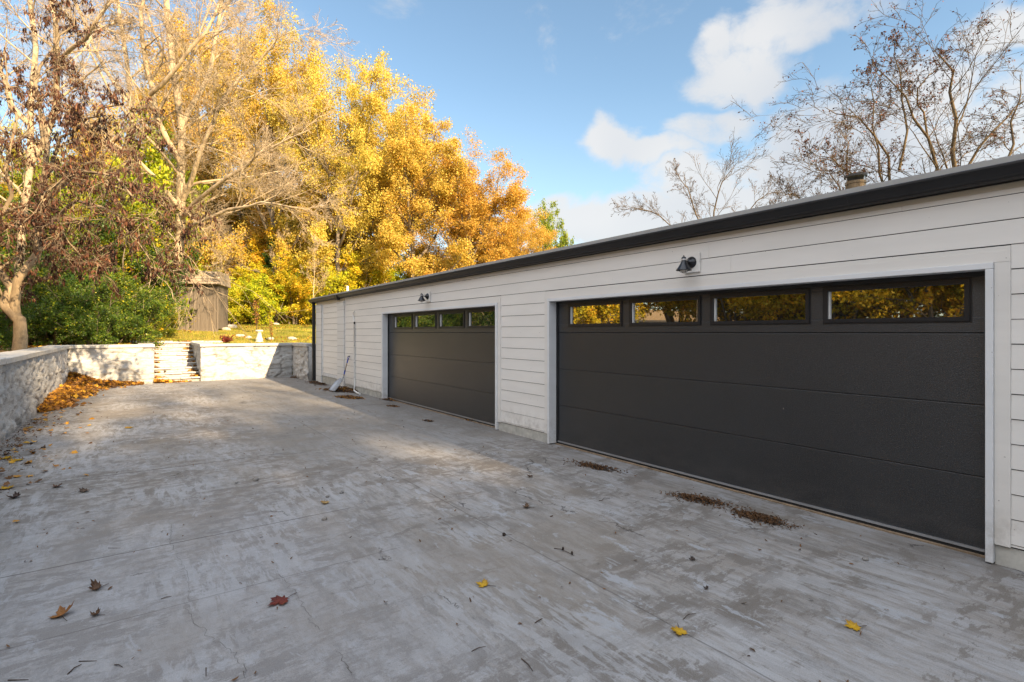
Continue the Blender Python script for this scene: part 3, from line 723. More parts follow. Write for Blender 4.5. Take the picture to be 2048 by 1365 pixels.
def shovel():
    tip = Vector((4.42, 14.48, .03)); neck = Vector((4.72, 14.60, .33)); top = Vector((4.91, 14.66, .97))
    t = thing('snow_shovel', 'steel scoop shovel with blue D-grip leaning on the siding', 'shovel', (4.5, 14.5, 0))
    inv = Matrix.Translation((-4.5, -14.5, 0))
    def P(mb, n, m_, par=t, **kw):
        o = mb.build(n, m_, par, **kw)
        if par is t: o.matrix_parent_inverse = inv
        return o
    d = (neck - tip).normalized(); sdir = Vector((.25, -1, .0)).normalized(); sdir = (sdir - d * sdir.dot(d)).normalized(); nrm = sdir.cross(d).normalized()
    if nrm.z < 0: nrm = -nrm
    L = (neck - tip).length; mb = MB(); nu, nv = 12, 10
    for j in range(nv + 1):
        tt = j / nv
        half = .165 * (1 - .08 * tt) if tt < .72 else .15 * math.sqrt(max(0.015, 1 - ((tt - .72) / .30) ** 2))
        for i in range(nu + 1):
            s = i / nu * 2 - 1
            up = .055 * abs(s) ** 3 * (1 if tt < .8 else .6) + .03 * tt ** 2
            mb.v.append(tuple(tip + d * (L * tt) + sdir * (s * half) + nrm * up))
    for j in range(nv):
        for i in range(nu):
            a_ = j * (nu + 1) + i; mb.f.append((a_, a_ + 1, a_ + nu + 2, a_ + nu + 1))
    o = P(mb, 'blade', M['steel'], smooth=True); sm = o.modifiers.new('solid', 'SOLIDIFY'); sm.thickness = .004
    ax = (top - neck).normalized()
    mb = MB(); mb.tube([neck - d * .06, neck + ax * .05, neck + ax * .14], [.012, .019, .017], 10); P(mb, 'socket', M['steel'], smooth=True)
    mb = MB(); mb.tube([neck + ax * .10, top - ax * .17], .0145, 10); P(mb, 'shaft', M['wood'], smooth=True)
    mb = MB(); mb.tube([neck + ax * .14, neck + ax * .27], .019, 10); P(mb, 'sleeve', M['blue'], smooth=True)
    gs = Vector((.0, -1, .0)); gs = (gs - ax * gs.dot(ax)).normalized()
    g0 = top - ax * .20; mb = MB()
    mb.tube([g0, g0 + ax * .10], .018, 10)
    for s in (-1, 1): mb.tube([g0 + ax * .08, g0 + ax * .13 + gs * s * .03, top - ax * .03 + gs * s * .055, top + gs * s * .055], .011, 8)
    h = P(mb, 'handle', M['blue'], smooth=True)
    mb = MB(); mb.tube([top - gs * .06 - ax * .004, top + gs * .06 - ax * .004], .014, 10); mb.build('grip', M['black'], h, smooth=True)
shovel()

# ------------------------------------------------------------------ stone retaining walls
def stone_face(o, du, L, Hh, nrm, step=.03, seed=0, jag=1.0):
    """displaced masonry face: o origin, du horizontal unit, nrm outward"""
    nu, nv = max(2, int(L / step)), max(2, int(Hh / step))
    a = np.linspace(0, L, nu + 1); b = np.linspace(0, Hh, nv + 1); A, B = np.meshgrid(a, b)
    wa = A + (fbm(A * 2.2, B * 2.2, 0, 3, seed) - .5) * .28; wb = B + (fbm(A * 2.2 + 9, B * 2.2, 0, 3, seed + 3) - .5) * .13
    px, py = wa / .42, wb / .17
    ix, iy = np.floor(px).astype(np.int64), np.floor(py).astype(np.int64)
    F1 = np.full(A.shape, 9.); F2 = np.full(A.shape, 9.); cid = np.zeros(A.shape)
    for dx in (-1, 0, 1):
        for dy in (-1, 0, 1):
            cx, cy = ix + dx, iy + dy
            jx = cx + .15 + .7 * _h(cx, cy, np.zeros_like(cx), seed + 1); jy = cy + .15 + .7 * _h(cx, cy, np.ones_like(cx), seed + 2)
            dd = np.sqrt((px - jx) ** 2 + (py - jy) ** 2); r_ = _h(cx, cy, np.full_like(cx, 2), seed + 4)
            new = dd < F1; F2 = np.where(new, F1, np.minimum(F2, dd)); cid = np.where(new, r_, cid); F1 = np.where(new, dd, F1)
    edge = np.clip((F2 - F1) / .16, 0, 1)
    brk = fbm(A * 3.1, B * 3.1, 0, 3, seed + 8)
    groove = (1 - edge) * np.clip((brk - .44) * 6, 0, 1)
    h = (cid - .5) * .04 + (fbm(A * 5, B * 9, 0, 5, seed + 6) - .5) * .075 * jag - groove * .035
    h = h - .012
    fade = np.minimum(1, np.minimum(B, Hh - B) / .04 + .25)
    h = h * fade
    V = np.array(o)[None, None, :] + A[..., None] * np.array(du) + B[..., None] * np.array((0, 0, 1.)) + h[..., None] * np.array(nrm)
    idx = np.arange(A.size).reshape(A.shape)
    f = np.stack([idx[:-1, :-1], idx[:-1, 1:], idx[1:, 1:], idx[1:, :-1]], -1).reshape(-1, 4)
    return V.reshape(-1, 3), f, (groove * .85 + np.clip(brk - .66, 0, .1) * 2).ravel()
class SW:
    def __init__(s): s.v, s.f, s.g, s.n = [], [], [], 0
    def add(s, V, f, g): s.v.append(V); s.f.append(f + s.n); s.g.append(g); s.n += len(V)
    def box(s, x0, x1, y0, y1, z0, z1):
        V = np.array([(x0, y0, z0), (x1, y0, z0), (x1, y1, z0), (x0, y1, z0), (x0, y0, z1), (x1, y0, z1), (x1, y1, z1), (x0, y1, z1)], float)
        s.add(V, np.array([(3, 2, 1, 0), (4, 5, 6, 7), (0, 1, 5, 4), (1, 2, 6, 5), (2, 3, 7, 6), (3, 0, 4, 7)]), np.zeros(8))
    def build(s, name, par): return mesh_np(name, np.concatenate(s.v), [np.concatenate(s.f)], M['stone'], par, {'groove': np.concatenate(s.g)}, True)
CT0, CT1 = 1.165, 1.255
def cap_slab(mb, x0, x1, y0, y1, seed=0, z0=CT0, z1=CT1):
    # coping of poured pieces with slightly wavy edges
    r_ = random.Random(seed); L = max(x1 - x0, y1 - y0); n = max(1, round(L / 1.9)); alongy = (y1 - y0) > (x1 - x0)
    for i in range(n):
        a_, b_ = i / n, (i + 1) / n; g = .003; dz = r_.uniform(-.004, .004); e = r_.uniform(-.008, .008)
        if alongy: mb.box(x0 + e, x1 + e, y0 + (y1 - y0) * a_ + g, y0 + (y1 - y0) * b_ - g, z0, z1 + dz)
        else: mb.box(x0 + (x1 - x0) * a_ + g, x0 + (x1 - x0) * b_ - g, y0 + e, y1 + e, z0, z1 + dz)
# left wall
YB = 20.42
t = thing('retaining_wall', 'long white painted stone retaining wall along the left edge of the drive', 'retaining wall', (-1.85, 8, 0))
def rel(o, t): o.matrix_parent_inverse = Matrix.Translation(-Vector(t.location)); return o
s = SW(); s.add(*stone_face((-1.62, YB, -.02), (0, -1, 0), 16.5, 1.19, (1, 0, 0), .03, 11, 1.3)); s.box(-2.05, -1.68, -8, YB + .4, -.05, 1.164); s.box(-1.7, -1.63, -8, 3.95, -.02, 1.164)
rel(s.build('stonework', t), t)
mb = MB(); cap_slab(mb, -2.12, -1.575, -8, YB - .05, 1); rel(mb.build('coping', M['cap'], t, bevel=.008), t)
# back wall left of the steps
XS0, XS1 = .50, 1.80; YT = 24.75
t = thing('retaining_wall', 'sunlit white stone wall between the corner leaf pile and the steps', 'retaining wall', (-.6, YB, 0))
s = SW(); s.add(*stone_face((-1.62, YB, -.02), (1, 0, 0), XS0 + 1.62, 1.19, (0, -1, 0), .03, 21, .7)); s.add(*stone_face((XS0, YB, -.02), (0, 1, 0), 4.3, 1.19, (1, 0, 0), .04, 23))
s.box(-1.66, XS0 - .04, YB + .06, YB + .45, -.05, 1.164); s.box(XS0 - .4, XS0 - .05, YB + .45, YT, -.05, 1.164)
rel(s.build('stonework', t), t)
mb = MB(); cap_slab(mb, -2.12, XS0 + .02, YB - .045, YB + .46, 2); cap_slab(mb, XS0 - .42, XS0 + .02, YB + .465, YT, 3); rel(mb.build('coping', M['cap'], t, bevel=.008), t)
# back wall right of the steps with its return to the garage
XR = 4.72
t = thing('retaining_wall', 'white stone wall from the steps to the garage corner, partly in diagonal shade', 'retaining wall', (3.2, YB, 0))
s = SW(); s.add(*stone_face((XS1, YB, -.02), (1, 0, 0), XR - XS1, 1.19, (0, -1, 0), .03, 31, .7)); s.add(*stone_face((XS1, YT, -.02), (0, -1, 0), YT - YB, 1.19, (-1, 0, 0), .04, 33))
s.add(*stone_face((XR, YB, -.02), (0, -1, 0), YB - 18.3, 1.19, (-1, 0, 0), .03, 35))
s.box(XS1 + .05, XR, YB + .06, YB + .45, -.05, 1.164); s.box(XS1 + .05, XS1 + .4, YB + .45, YT, -.05, 1.164); s.box(XR + .05, XR + .45, 18.3, YB + .45, -.05, 1.164)
rel(s.build('stonework', t), t)
mb = MB(); cap_slab(mb, XS1 - .03, XR + .45, YB - .045, YB + .46, 4); cap_slab(mb, XS1 - .03, XS1 + .42, YB + .465, YT, 5); cap_slab(mb, XR - .04, XR + .45, 18.3, YB - .05, 6); rel(mb.build('coping', M['cap'], t, bevel=.008), t)
# steps
t = thing('stone_steps', 'flight of white painted stone steps climbing to the lawn, leaves in the corners', 'steps', (1.15, YB, 0))
nst = 9; rise = 1.26 / nst; run = (YT - YB) / nst
for i in range(nst):
    z1 = rise * (i + 1); y0 = YB + .10 + run * i; r_ = random.Random(50 + i)
    s = SW(); V, f, g = stone_face((XS0 - .03, y0, z1 - rise - .01), (1, 0, 0), XS1 - XS0 + .06, rise - .035, (0, -1, 0), .025, 60 + i, .8); s.add(V, f, g)
    s.box(XS0 - .03, XS1 + .03, y0 + .03, y0 + run + .12, z1 - rise - .05, z1 - .045)
    st = s.build('step', t); rel(st, t)
    mb = MB(); x = XS0 - .03
    while x < XS1:
        x2 = min(x + r_.uniform(.28, .55), XS1 + .03); e = r_.uniform(-.03, .02); dz = r_.uniform(-.008, .008)
        mb.box(x + .004, x2 - .004, y0 - .03 + e, y0 + run + .10, z1 - .044 + dz, z1 + dz); x = x2
    mb.build('tread', M['cap'], st, bevel=.008)
mb = MB(); r_ = random.Random(4); x = -.6
while x < 2.9:
    x2 = x + r_.uniform(.35, .7); mb.box(x + .006, x2 - .006, YT + .02 + r_.uniform(0, .05), YT + .55 + r_.uniform(-.08, .1), 1.12, 1.285 + r_.uniform(-.02, .02)); x = x2
rel(mb.build('landing_slab', M['cap'], t, bevel=.012), t)

# ------------------------------------------------------------------ vegetation helpers
def nrmv(v): return v / np.maximum(np.linalg.norm(v, axis=-1, keepdims=True), 1e-9)
def grow(rng, P, Rr, lv):
    """P (m,n,3) parent polylines, Rr (m,n) radii -> children polylines"""
    m_, n, _ = P.shape; nc = lv['n']; N_ = m_ * nc
    par = np.repeat(np.arange(m_), nc)
    t = np.clip(lv.get('t0', .2) + (1 - lv.get('t0', .2)) * (np.tile(np.arange(nc), m_) + rng.random(N_)) / nc, 0, .999)
    fi = t * (n - 1); i0 = fi.astype(int); fr = (fi - i0)[:, None]
    S = P[par, i0] * (1 - fr) + P[par, i0 + 1] * fr; T = nrmv(P[par, i0 + 1] - P[par, i0])
    r0 = Rr[par, i0] * (1 - fr[:, 0]) + Rr[par, i0 + 1] * fr[:, 0]
    plen = np.linalg.norm(np.diff(P, axis=1), axis=-1).sum(1)[par]
    rnd = nrmv(rng.normal(size=(N_, 3))); side = nrmv(np.cross(T, rnd))
    a = np.radians(rng.normal(lv['ang'], lv.get('angv', 10), N_))[:, None]
    D = nrmv(T * np.cos(a) + side * np.sin(a))
    L = lv['len'] * (plen if lv.get('rel', True) else 1.0) * (1 - lv.get('taper', .45) * t) * rng.uniform(.7, 1.2, N_)
    k_ = lv.get('npts', 4); out = np.zeros((N_, k_, 3)); out[:, 0] = S; d = D
    for j in range(1, k_):
        d = nrmv(d + rng.normal(size=(N_, 3)) * lv.get('wan', .18) + np.array((0, 0, lv.get('up', .05))))
        out[:, j] = out[:, j - 1] + d * (L / (k_ - 1))[:, None]
    rr = np.minimum(r0 * lv.get('rr', .55), lv.get('rmax', 9)) * rng.uniform(.7, 1.0, N_)
    rad = rr[:, None] * np.linspace(1, lv.get('tip', .35), k_)[None]
    return out, np.maximum(rad, lv.get('rmin', .003))
def tubes(P, Rr, sides):
    m_, n, _ = P.shape
    T = np.zeros_like(P); T[:, 1:-1] = P[:, 2:] - P[:, :-2]; T[:, 0] = P[:, 1] - P[:, 0]; T[:, -1] = P[:, -1] - P[:, -2]; T = nrmv(T)
    ref = nrmv(np.cross(T[:, :1], np.array([.37, .51, .77]) + 0 * T[:, :1])) + 0 * T
    A = nrmv(ref - T * (ref * T).sum(-1, keepdims=True)); B = np.cross(T, A)
    ang = np.arange(sides) * 2 * np.pi / sides
    V = P[:, :, None] + (A[:, :, None] * np.cos(ang)[None, None, :, None] + B[:, :, None] * np.sin(ang)[None, None, :, None]) * Rr[:, :, None, None]
    base = (np.arange(m_)[:, None, None] * n + np.arange(n - 1)[None, :, None]) * sides; q = np.arange(sides)[None, None]; q2 = (q + 1) % sides
    f = np.stack([base + q, base + q2, base + sides + q2, base + sides + q], -1).reshape(-1, 4)
    return V.reshape(-1, 3), f
def join(parts):
    vs, fs, o = [], [], 0
    for v, f in parts: vs.append(v); fs.append(f + o); o += len(v)
    return np.concatenate(vs), np.concatenate(fs)
def leaves_on(rng, P, n, size, spread=.1, droop=0.0, aspect=.62, szv=.35, tlo=.25):
    """n leaf quads around the twig polylines"""
    m_, k_, _ = P.shape; w_ = rng.integers(0, m_, n); t = rng.uniform(tlo, .999, n) * (k_ - 1); i0 = t.astype(int); fr = (t - i0)[:, None]
    C = P[w_, i0] * (1 - fr) + P[w_, i0 + 1] * fr + rng.normal(size=(n, 3)) * spread
    d = nrmv(rng.normal(size=(n, 3)) + np.array((0, 0, -droop))); s = nrmv(np.cross(d, rng.normal(size=(n, 3)))); up = np.cross(d, s)
    sz = size * rng.uniform(1 - szv, 1 + szv, n)[:, None]
    V = np.stack([C, C + d * sz * .45 + s * sz * aspect * .5 + up * sz * .08, C + d * sz, C + d * sz * .5 - s * sz * aspect * .5 + up * sz * .08], 1)
    tw = rng.random(m_)[w_] * .45 + rng.random(n) * .55
    return V.reshape(-1, 3), np.arange(4 * n).reshape(n, 4), np.repeat(tw, 4)
class Proto: pass
def make_tree_meshes(seed, base, brad, levels, sides, leaf=None, keep_from=0):
    """base polylines (m,n,3) -> mesh data for wood and leaves"""
    rng = np.random.default_rng(seed); P, Rr = np.asarray(base, float), np.asarray(brad, float)
    parts = [tubes(P, Rr, sides[0])]; stack = [(P, Rr)]
    for i, lv in enumerate(levels):
        src = stack[-1]
        P, Rr = grow(rng, src[0], src[1], lv); stack.append((P, Rr)); parts.append(tubes(P, Rr, sides[i + 1]))
    p = Proto(); p.wood = join(parts); p.leaf = None
    if leaf:
        tgt = stack[-1][0]
        if leaf.get('zsel'):
            keep = rng.random(len(tgt)) < leaf['zsel'](tgt[:, -1]); tgt = tgt[keep]
        p.leaf = leaves_on(rng, tgt, leaf['n'], leaf['size'], leaf.get('spread', .1), leaf.get('droop', .3), leaf.get('aspect', .62))
    return p
def place(p, name, label, cat, loc, bark, leafmat=None, s=1.0, rz=0.0, tint=(1, 1, 1), group=None, wood='trunk', crown='crown', sx=None):
    """first use makes the meshes; later uses copy them"""
    t = thing(name, label, cat, loc, rz, group); t.scale = (sx or s, sx or s, s)
    if not hasattr(p, 'wobj'):
        p.wobj = mesh_np(wood, p.wood[0], p.wood[1], bark, t, smooth=True)
        p.lobj = mesh_np(crown, p.leaf[0], p.leaf[1], leafmat, t, {'tone': p.leaf[2]}) if p.leaf is not None else None
        if p.lobj: p.lobj.color = (*tint, 1)
    else:
        o = p.wobj.copy(); col.objects.link(o); o.parent = t
        if p.lobj: o = p.lobj.copy(); col.objects.link(o); o.parent = t; o.color = (*tint, 1)
    return t
def trunkline(h, lean=(0, 0), r=.3, n=10, seed=0, wob=.25, tip=.12):
    rg = np.random.default_rng(seed); z = np.linspace(0, h, n); w_ = np.cumsum(rg.normal(size=(n, 2)) * wob * h / 60, 0) * (z / h)[:, None]
    P = np.stack([w_[:, 0] + lean[0] * z / h, w_[:, 1] + lean[1] * z / h, z], -1); rad = r * (1 - (1 - tip) * (z / h) ** .9); rad[0] *= 1.35
    return P[None], rad[None]
def tz(x, y): return float(terrain_z(np.array(x), np.array(y))) - .05

# tall amber trees: rounded crown reaching low
def amber(seed, h=24.0, nleaf=100000, size=.140):
    rg = np.random.default_rng(seed + 70); n = 12; Bs, rs = [], []
    P, r_ = trunkline(h * .90, r=.30, seed=seed, n=n); Bs.append(P[0]); rs.append(r_[0])
    for i in range(13):                      # leaders reaching the dome of the crown
        z0 = h * (.12 + .5 * (i / 13)); a = i * 2.4 + rg.uniform(-.4, .4); el = rg.uniform(.25, 1.0) if i > 4 else rg.uniform(.1, .5)
        rad = h * .27 * math.cos(el * 1.1) * rg.uniform(.85, 1.15); zt = max(h * (.50 + .42 * math.sin(el * 1.5)) * rg.uniform(.92, 1.05), z0 + h * .15) if i > 3 else z0 + h * .14
        t = np.linspace(0, 1, n)[:, None]; S = np.array([0, 0, z0]); E = np.array([math.cos(a) * rad, math.sin(a) * rad, zt]); C = S * .5 + E * .5 + np.array([math.cos(a), math.sin(a), -.6]) * h * .05
        Q = S * (1 - t) ** 2 + 2 * C * t * (1 - t) + E * t ** 2; Q[1:] += np.cumsum(rg.normal(size=(n - 1, 3)) * .09, 0); Bs.append(Q); rs.append(np.linspace(.15, .035, n))
    L = [dict(n=11, t0=.18, ang=50, angv=12, len=.34, taper=.35, npts=6, wan=.15, up=.05, rr=.45, rel=True, rmax=.07),
         dict(n=6, t0=.2, ang=42, len=.5, taper=.4, npts=4, wan=.2, up=.04, rr=.5), dict(n=5, t0=.2, ang=42, len=.5, taper=.3, npts=3, wan=.2, up=.03, rr=.5)]
    return make_tree_meshes(seed, np.array(Bs), np.array(rs), L, (10, 6, 4, 3), dict(n=nleaf, size=size, spread=.24, droop=.5, aspect=.8))
AM = [amber(1), amber(2), amber(3, 22)]
def understory(seed, h, nst, nleaf, size, spread_r=.25, lvl=(7, 6), ang=38, spread=.12, aspect=.6):
    rg = np.random.default_rng(seed); Bs, rs = [], []
    for i in range(nst):
        a = rg.uniform(0, 6.28); q = rg.uniform(.1, spread_r) * h; P, r_ = trunkline(h * rg.uniform(.6, 1), (math.cos(a) * q * 1.6, math.sin(a) * q * 1.6), h * .011, 7, seed + i, .8)
        P[0, :, 0] += math.cos(a) * q * .35; P[0, :, 1] += math.sin(a) * q * .35; Bs.append(P[0]); rs.append(r_[0])
    L = [dict(n=lvl[0], t0=.05, ang=ang + 12, angv=14, len=.42, taper=.35, npts=5, wan=.22, up=.02, rr=.5), dict(n=lvl[1], t0=.15, ang=42, len=.5, npts=4, wan=.25, up=-.02, rr=.5)]
    return make_tree_meshes(seed, np.array(Bs), np.array(rs), L, (6, 4, 3), dict(n=nleaf, size=size, spread=spread, droop=.4, aspect=aspect))
UN = understory(11, 6.5, 7, 26000, .15, lvl=(9, 8))
UN2 = understory(12, 5.0, 9, 22000, .14, lvl=(9, 8))
GB = understory(13, 3.2, 10, 22000, .075, .35, (10, 8), spread=.07)
GB2 = understory(14, 2.6, 9, 16000, .075, .4, (9, 8), spread=.07)
# bare and sparse trees
def bare(seed, h=17.0, r=.32, leaf=None, n1=15, ang=48, t0=.22, multi=None, len1=.48, lv5=5):
    B, r_ = trunkline(h * .85, r=r, seed=seed, n=12, wob=.5) if multi is None else multi
    L = [dict(n=n1, t0=t0, ang=ang, angv=12, len=len1, taper=.5, npts=9, wan=.15, up=.075, rr=.55, tip=.22),
         dict(n=8, t0=.15, ang=44, angv=14, len=.48, taper=.45, npts=6, wan=.17, up=.05, rr=.55, rmin=.008),
         dict(n=7, t0=.15, ang=42, angv=14, len=.5, taper=.4, npts=5, wan=.17, up=.03, rr=.5, rmin=.006),
         dict(n=lv5, t0=.15, ang=38, angv=14, len=.55, taper=.3, npts=4, wan=.18, up=.02, rr=.5, rmin=.0045)]
    return make_tree_meshes(seed, B, r_, L, (10, 7, 5, 3, 3), leaf)
BA = bare(21); BB = bare(22, 18, .34, dict(n=7000, size=.16, spread=.15, droop=.5), ang=42)

AMB = (1, 1, 1)
def T(p, u, top_v, d, label, name='autumn_tree', cat='tree', tint=AMB, h0=24.0, rz=0.0, bark='bark_grey', leaf='leaf_amber', group=None, sxk=1.0, s=None):
    x, y, z = at(u, HZ, d); g = tz(x, y); top = at(u, top_v, d)[2]
    sc = s or (top - g) / h0
    return place(p, name, label, cat, (x, y, g), M[bark], M[leaf], sc, rz, tint, group, sx=sc * sxk)
GR = 'tall autumn trees at the edge of the wood'
T(AM[0], 545, 52, 43, 'tall golden tree topping the treeline beside the big bare tree', rz=.5, group=GR, tint=(1.0, .93, .8), sxk=.8)
T(AM[1], 675, 100, 41, 'broad golden yellow tree, tallest where the treeline starts to fall', rz=1.4, group=GR, sxk=.85, tint=(1.02, 1.04, .9))
T(AM[2], 825, 205, 43, 'rounded golden tree in the middle of the falling treeline', rz=2.6, h0=22, group=GR, sxk=1.0, tint=(1.05, .98, .9))
T(AM[2], 940, 300, 44, 'deep orange round-topped tree above the far garage lamp', rz=3.6, h0=22, group=GR, sxk=1.15, tint=(1.0, .80, .7))
T(AM[1], 1030, 440, 47, 'low orange tree at the right end of the treeline', rz=.2, group=GR, sxk=1.3, tint=(1.0, .85, .8))
T(AM[2], 440, 60, 50, 'amber tree showing behind the bare fan of branches', rz=4.2, h0=22, group=GR, sxk=.9, tint=(1.0, .88, .9))
T(AM[1], 290, 210, 48, 'amber tree showing low behind the bare trunks', rz=5.0, group=GR, sxk=1.0, tint=(1.0, .9, .8))
T(AM[0], 130, 260, 46, 'yellow tree behind the brown-leaved tree', rz=2.0, group=GR, sxk=1.0, tint=(.9, 1.05, .8))
T(AM[2], 740, 330, 52, 'amber tree filling the gap below two golden crowns', rz=1.0, h0=22, group=GR, sxk=1.5, tint=(1.0, .85, .8))
T(AM[0], 600, 330, 50, 'orange tree low behind the bright yellow undergrowth', rz=5.2, group=GR, sxk=1.4, tint=(1.0, .8, .7))
T(AM[2], 370, 350, 56, 'orange tree low behind the shed roof', rz=3.0, h0=22, group=GR, sxk=1.5, tint=(1.0, .8, .7))
T(AM[1], 0, 300, 50, 'orange tree at the left edge behind the brown-leaved tree', rz=3.0, group=GR, sxk=1.3, tint=(1.0, .85, .7))
T(AM[1], 880, 480, 56, 'dull orange tree just clearing the far gutter line', rz=2.2, group=GR, sxk=1.9, tint=(.95, .72, .7))
T(AM[2], 985, 385, 50, 'orange tree filling the dip near the end of the treeline', rz=4.4, h0=22, group=GR, sxk=1.4, tint=(1.0, .84, .7))
T(AM[0], 760, 250, 56, 'golden tree seen through the gap of the tallest two', rz=3.3, group=GR, sxk=1.3, tint=(1.0, .95, .8))
T(AM[1], 500, 330, 54, 'golden tree low behind the fan of bare branches', rz=2.9, group=GR, sxk=1.5, tint=(1.0, .92, .8))
T(AM[0], 210, 330, 52, 'golden tree low behind the leaning bare tree', rz=1.1, group=GR, sxk=1.5, tint=(1.0, .95, .8))
T(AM[2], 640, 420, 58, 'orange tree low in the middle of the wood', rz=.4, h0=22, group=GR, sxk=1.9, tint=(1.0, .8, .7))
T(UN, 275, 290, 26, 'tall lime yellow tree glowing behind the brown leaves', 'lime_tree', tint=(.7, .85, .8), h0=6.5, rz=.8, leaf='leaf_yellow', sxk=.62)
T(UN, 150, 370, 24, 'lime yellow tree behind the dark bushes', 'lime_tree', tint=(.6, .75, .8), h0=6.5, rz=2.8, leaf='leaf_yellow', sxk=.7)
T(UN, 1085, 445, 58, 'small olive green tree at the right end of the treeline', 'green_tree', tint=(.42, .55, .8), h0=6.5, leaf='leaf_yellow', sxk=.55)
# understory at the wood's edge
GU = 'yellow green thicket along the wood edge'
UL = [(455, 560, 37, UN2, 'yellow green thicket clump just right of the shed'), (500, 545, 39, UN, 'leafy yellow thicket clump behind the plaster pedestal'),
      (545, 555, 38, UN2, 'bright yellow thicket clump above the sunny lawn'), (590, 530, 39, UN, 'tall lime yellow thicket clump left of the garage corner'),
      (640, 545, 40, UN2, 'yellow thicket clump rising behind the garage corner'), (700, 520, 42, UN, 'orange yellow thicket clump over the vent pipes'),
      (480, 500, 44, UN, 'golden thicket clump showing above the shed roof edge'), (415, 520, 45, UN, 'golden thicket clump behind the shed'),
      (340, 520, 36, UN, 'yellow thicket clump left of the shed'), (270, 480, 34, UN, 'yellow green thicket clump over the dark bushes'),
      (190, 470, 30, UN, 'sunlit lime thicket clump under the brown leaves'), (110, 480, 32, UN2, 'lime thicket clump behind the forked tan trunk'),
      (30, 500, 34, UN, 'yellow thicket clump at the left edge'), (560, 480, 46, UN, 'amber thicket clump deep in the wood'), (760, 530, 46, UN, 'amber thicket clump over the far gutter'), (640, 460, 48, UN2, 'tall amber thicket clump far behind the garage corner')]
for i, (u, v, d, p, lab) in enumerate(UL):
    tn = [(1, 1, 1), (1.1, .95, .8), (.95, 1.05, .9), (1.1, .85, .9)][i % 4]
    if v < 505 and u > 300: tn = (1.15, .78, .8)
    T(p, u, v, d, lab, 'thicket', 'thicket', tn, 6.5 if p is UN else 5.0, i * 1.3, 'bark_grey', 'leaf_yellow', GU, 1.15)
# dark green bushes behind the left wall
GG = 'green bushes behind the corner wall'
GL = [(105, 560, 17.6, GB, 'dark green bush between the forked trunk and the corner'), (165, 575, 18.0, GB, 'dense green bush over the wall corner'),
      (222, 565, 18.4, GB, 'glossy green bush, tallest behind the sunlit wall'), (262, 575, 19.5, GB2, 'green bush left of the steps'),
      (300, 605, 22, GB2, 'yellowing low bush beside the shed'), (60, 560, 17.5, GB, 'dark bush behind the forked tan trunk'),
      (190, 610, 17.3, GB2, 'low green bush right above the white coping'), (140, 440, 22, GB, 'tall dark bush in the wood shade'), (245, 440, 24, GB, 'tall yellow green bush in front of the thicket'),
      (15, 480, 20, GB, 'tall dark bush at the left edge')]
for i, (u, v, d, p, lab) in enumerate(GL):
    tn = [(1.3, 1.25, .9), (.9, 1.0, 1), (1.8, 1.5, .9)][i % 3]
    if i in (4, 8): tn = (3.0, 1.9, .8)
    if i in (3,): tn = (1.8, 1.5, .9)
    T(p, u, v, d, lab, 'bush', 'bush', tn, 3.2 if p is GB else 2.6, i * 2.1, 'bark_grey', 'leaf_green', GG, 1.15)
x, y, z = at(-25, 640, 13.5); place(GB2, 'bush', 'small leafy green bush beside the forked trunk over the left wall', 'bush', (x, y, tz(x, y)), M['bark_grey'], M['leaf_green'], .62, .3, (1.3, 1.3, 1), GG)

# cedar-like dark tree in the thicket
def cedar(seed, h=6.0):
    B, r_ = trunkline(h, r=.09, seed=seed, n=8, wob=.2)
    L = [dict(n=60, t0=.06, ang=72, angv=8, len=.34, taper=.85, npts=5, wan=.1, up=.03, rr=.35), dict(n=9, t0=.1, ang=45, len=.35, npts=3, wan=.1, up=0, rr=.5)]
    return make_tree_meshes(seed, B, r_, L, (7, 3, 3), dict(n=16000, size=.16, spread=.05, droop=.6, aspect=.35))
CE = cedar(31)
T(CE, 548, 478, 43, 'dark green cedar in the golden thicket', 'cedar_tree', tint=(.9, 1.0, .9), h0=6, bark='bark_grey', leaf='leaf_green')
T(CE, 325, 500, 33, 'dark cedar left of the shed', 'cedar_tree', tint=(.8, .9, .9), h0=6, rz=2, bark='bark_grey', leaf='leaf_green', sxk=1.2)

# bare trees, left
def limbs(px, r0, r1, n=9):
    """polylines drawn through (u, v, depth) points"""
    pts = np.array([at(*q) for q in px]); s = np.linspace(0, len(pts) - 1, n); i0 = np.minimum(s.astype(int), len(pts) - 2); fr = (s - i0)[:, None]
    Q = pts[i0] * (1 - fr) + pts[i0 + 1] * fr
    for _ in range(2): Q[1:-1] = Q[1:-1] * .5 + (Q[:-2] + Q[2:]) * .25
    rg = np.random.default_rng(int(px[0][0]) + 5000); Q[1:-1] += rg.normal(size=(n - 2, 3)) * .07
    return Q, np.linspace(r0, r1, n)
def custom_tree(name, label, cat, root, limblist, levels, sides, bark, leaf=None, leafmat=None, seed=1, tint=(1, 1, 1), group=None):
    Q = [limbs(*l) for l in limblist]; base = np.array([q[0] for q in Q]); rad = np.array([q[1] for q in Q])
    root = np.array(root); base = base - root
    p = make_tree_meshes(seed, base, rad, levels, sides, leaf)
    return place(p, name, label, cat, tuple(root), M[bark], M[leafmat] if leafmat else None, 1.0, 0, tint, group)
LV = [dict(n=11, t0=.22, ang=42, angv=13, len=.36, taper=.35, npts=7, wan=.14, up=.02, rr=.5, tip=.25, rmax=.09),
      dict(n=8, t0=.12, ang=38, angv=13, len=.5, taper=.35, npts=5, wan=.15, up=.01, rr=.5, rmin=.007),
      dict(n=7, t0=.12, ang=34, angv=12, len=.55, taper=.3, npts=4, wan=.15, up=0, rr=.5, rmin=.0055),
      dict(n=4, t0=.12, ang=30, angv=12, len=.6, taper=.3, npts=3, wan=.15, up=0, rr=.5, rmin=.0045)]
SD = (9, 6, 4, 3, 3)
d0 = 26
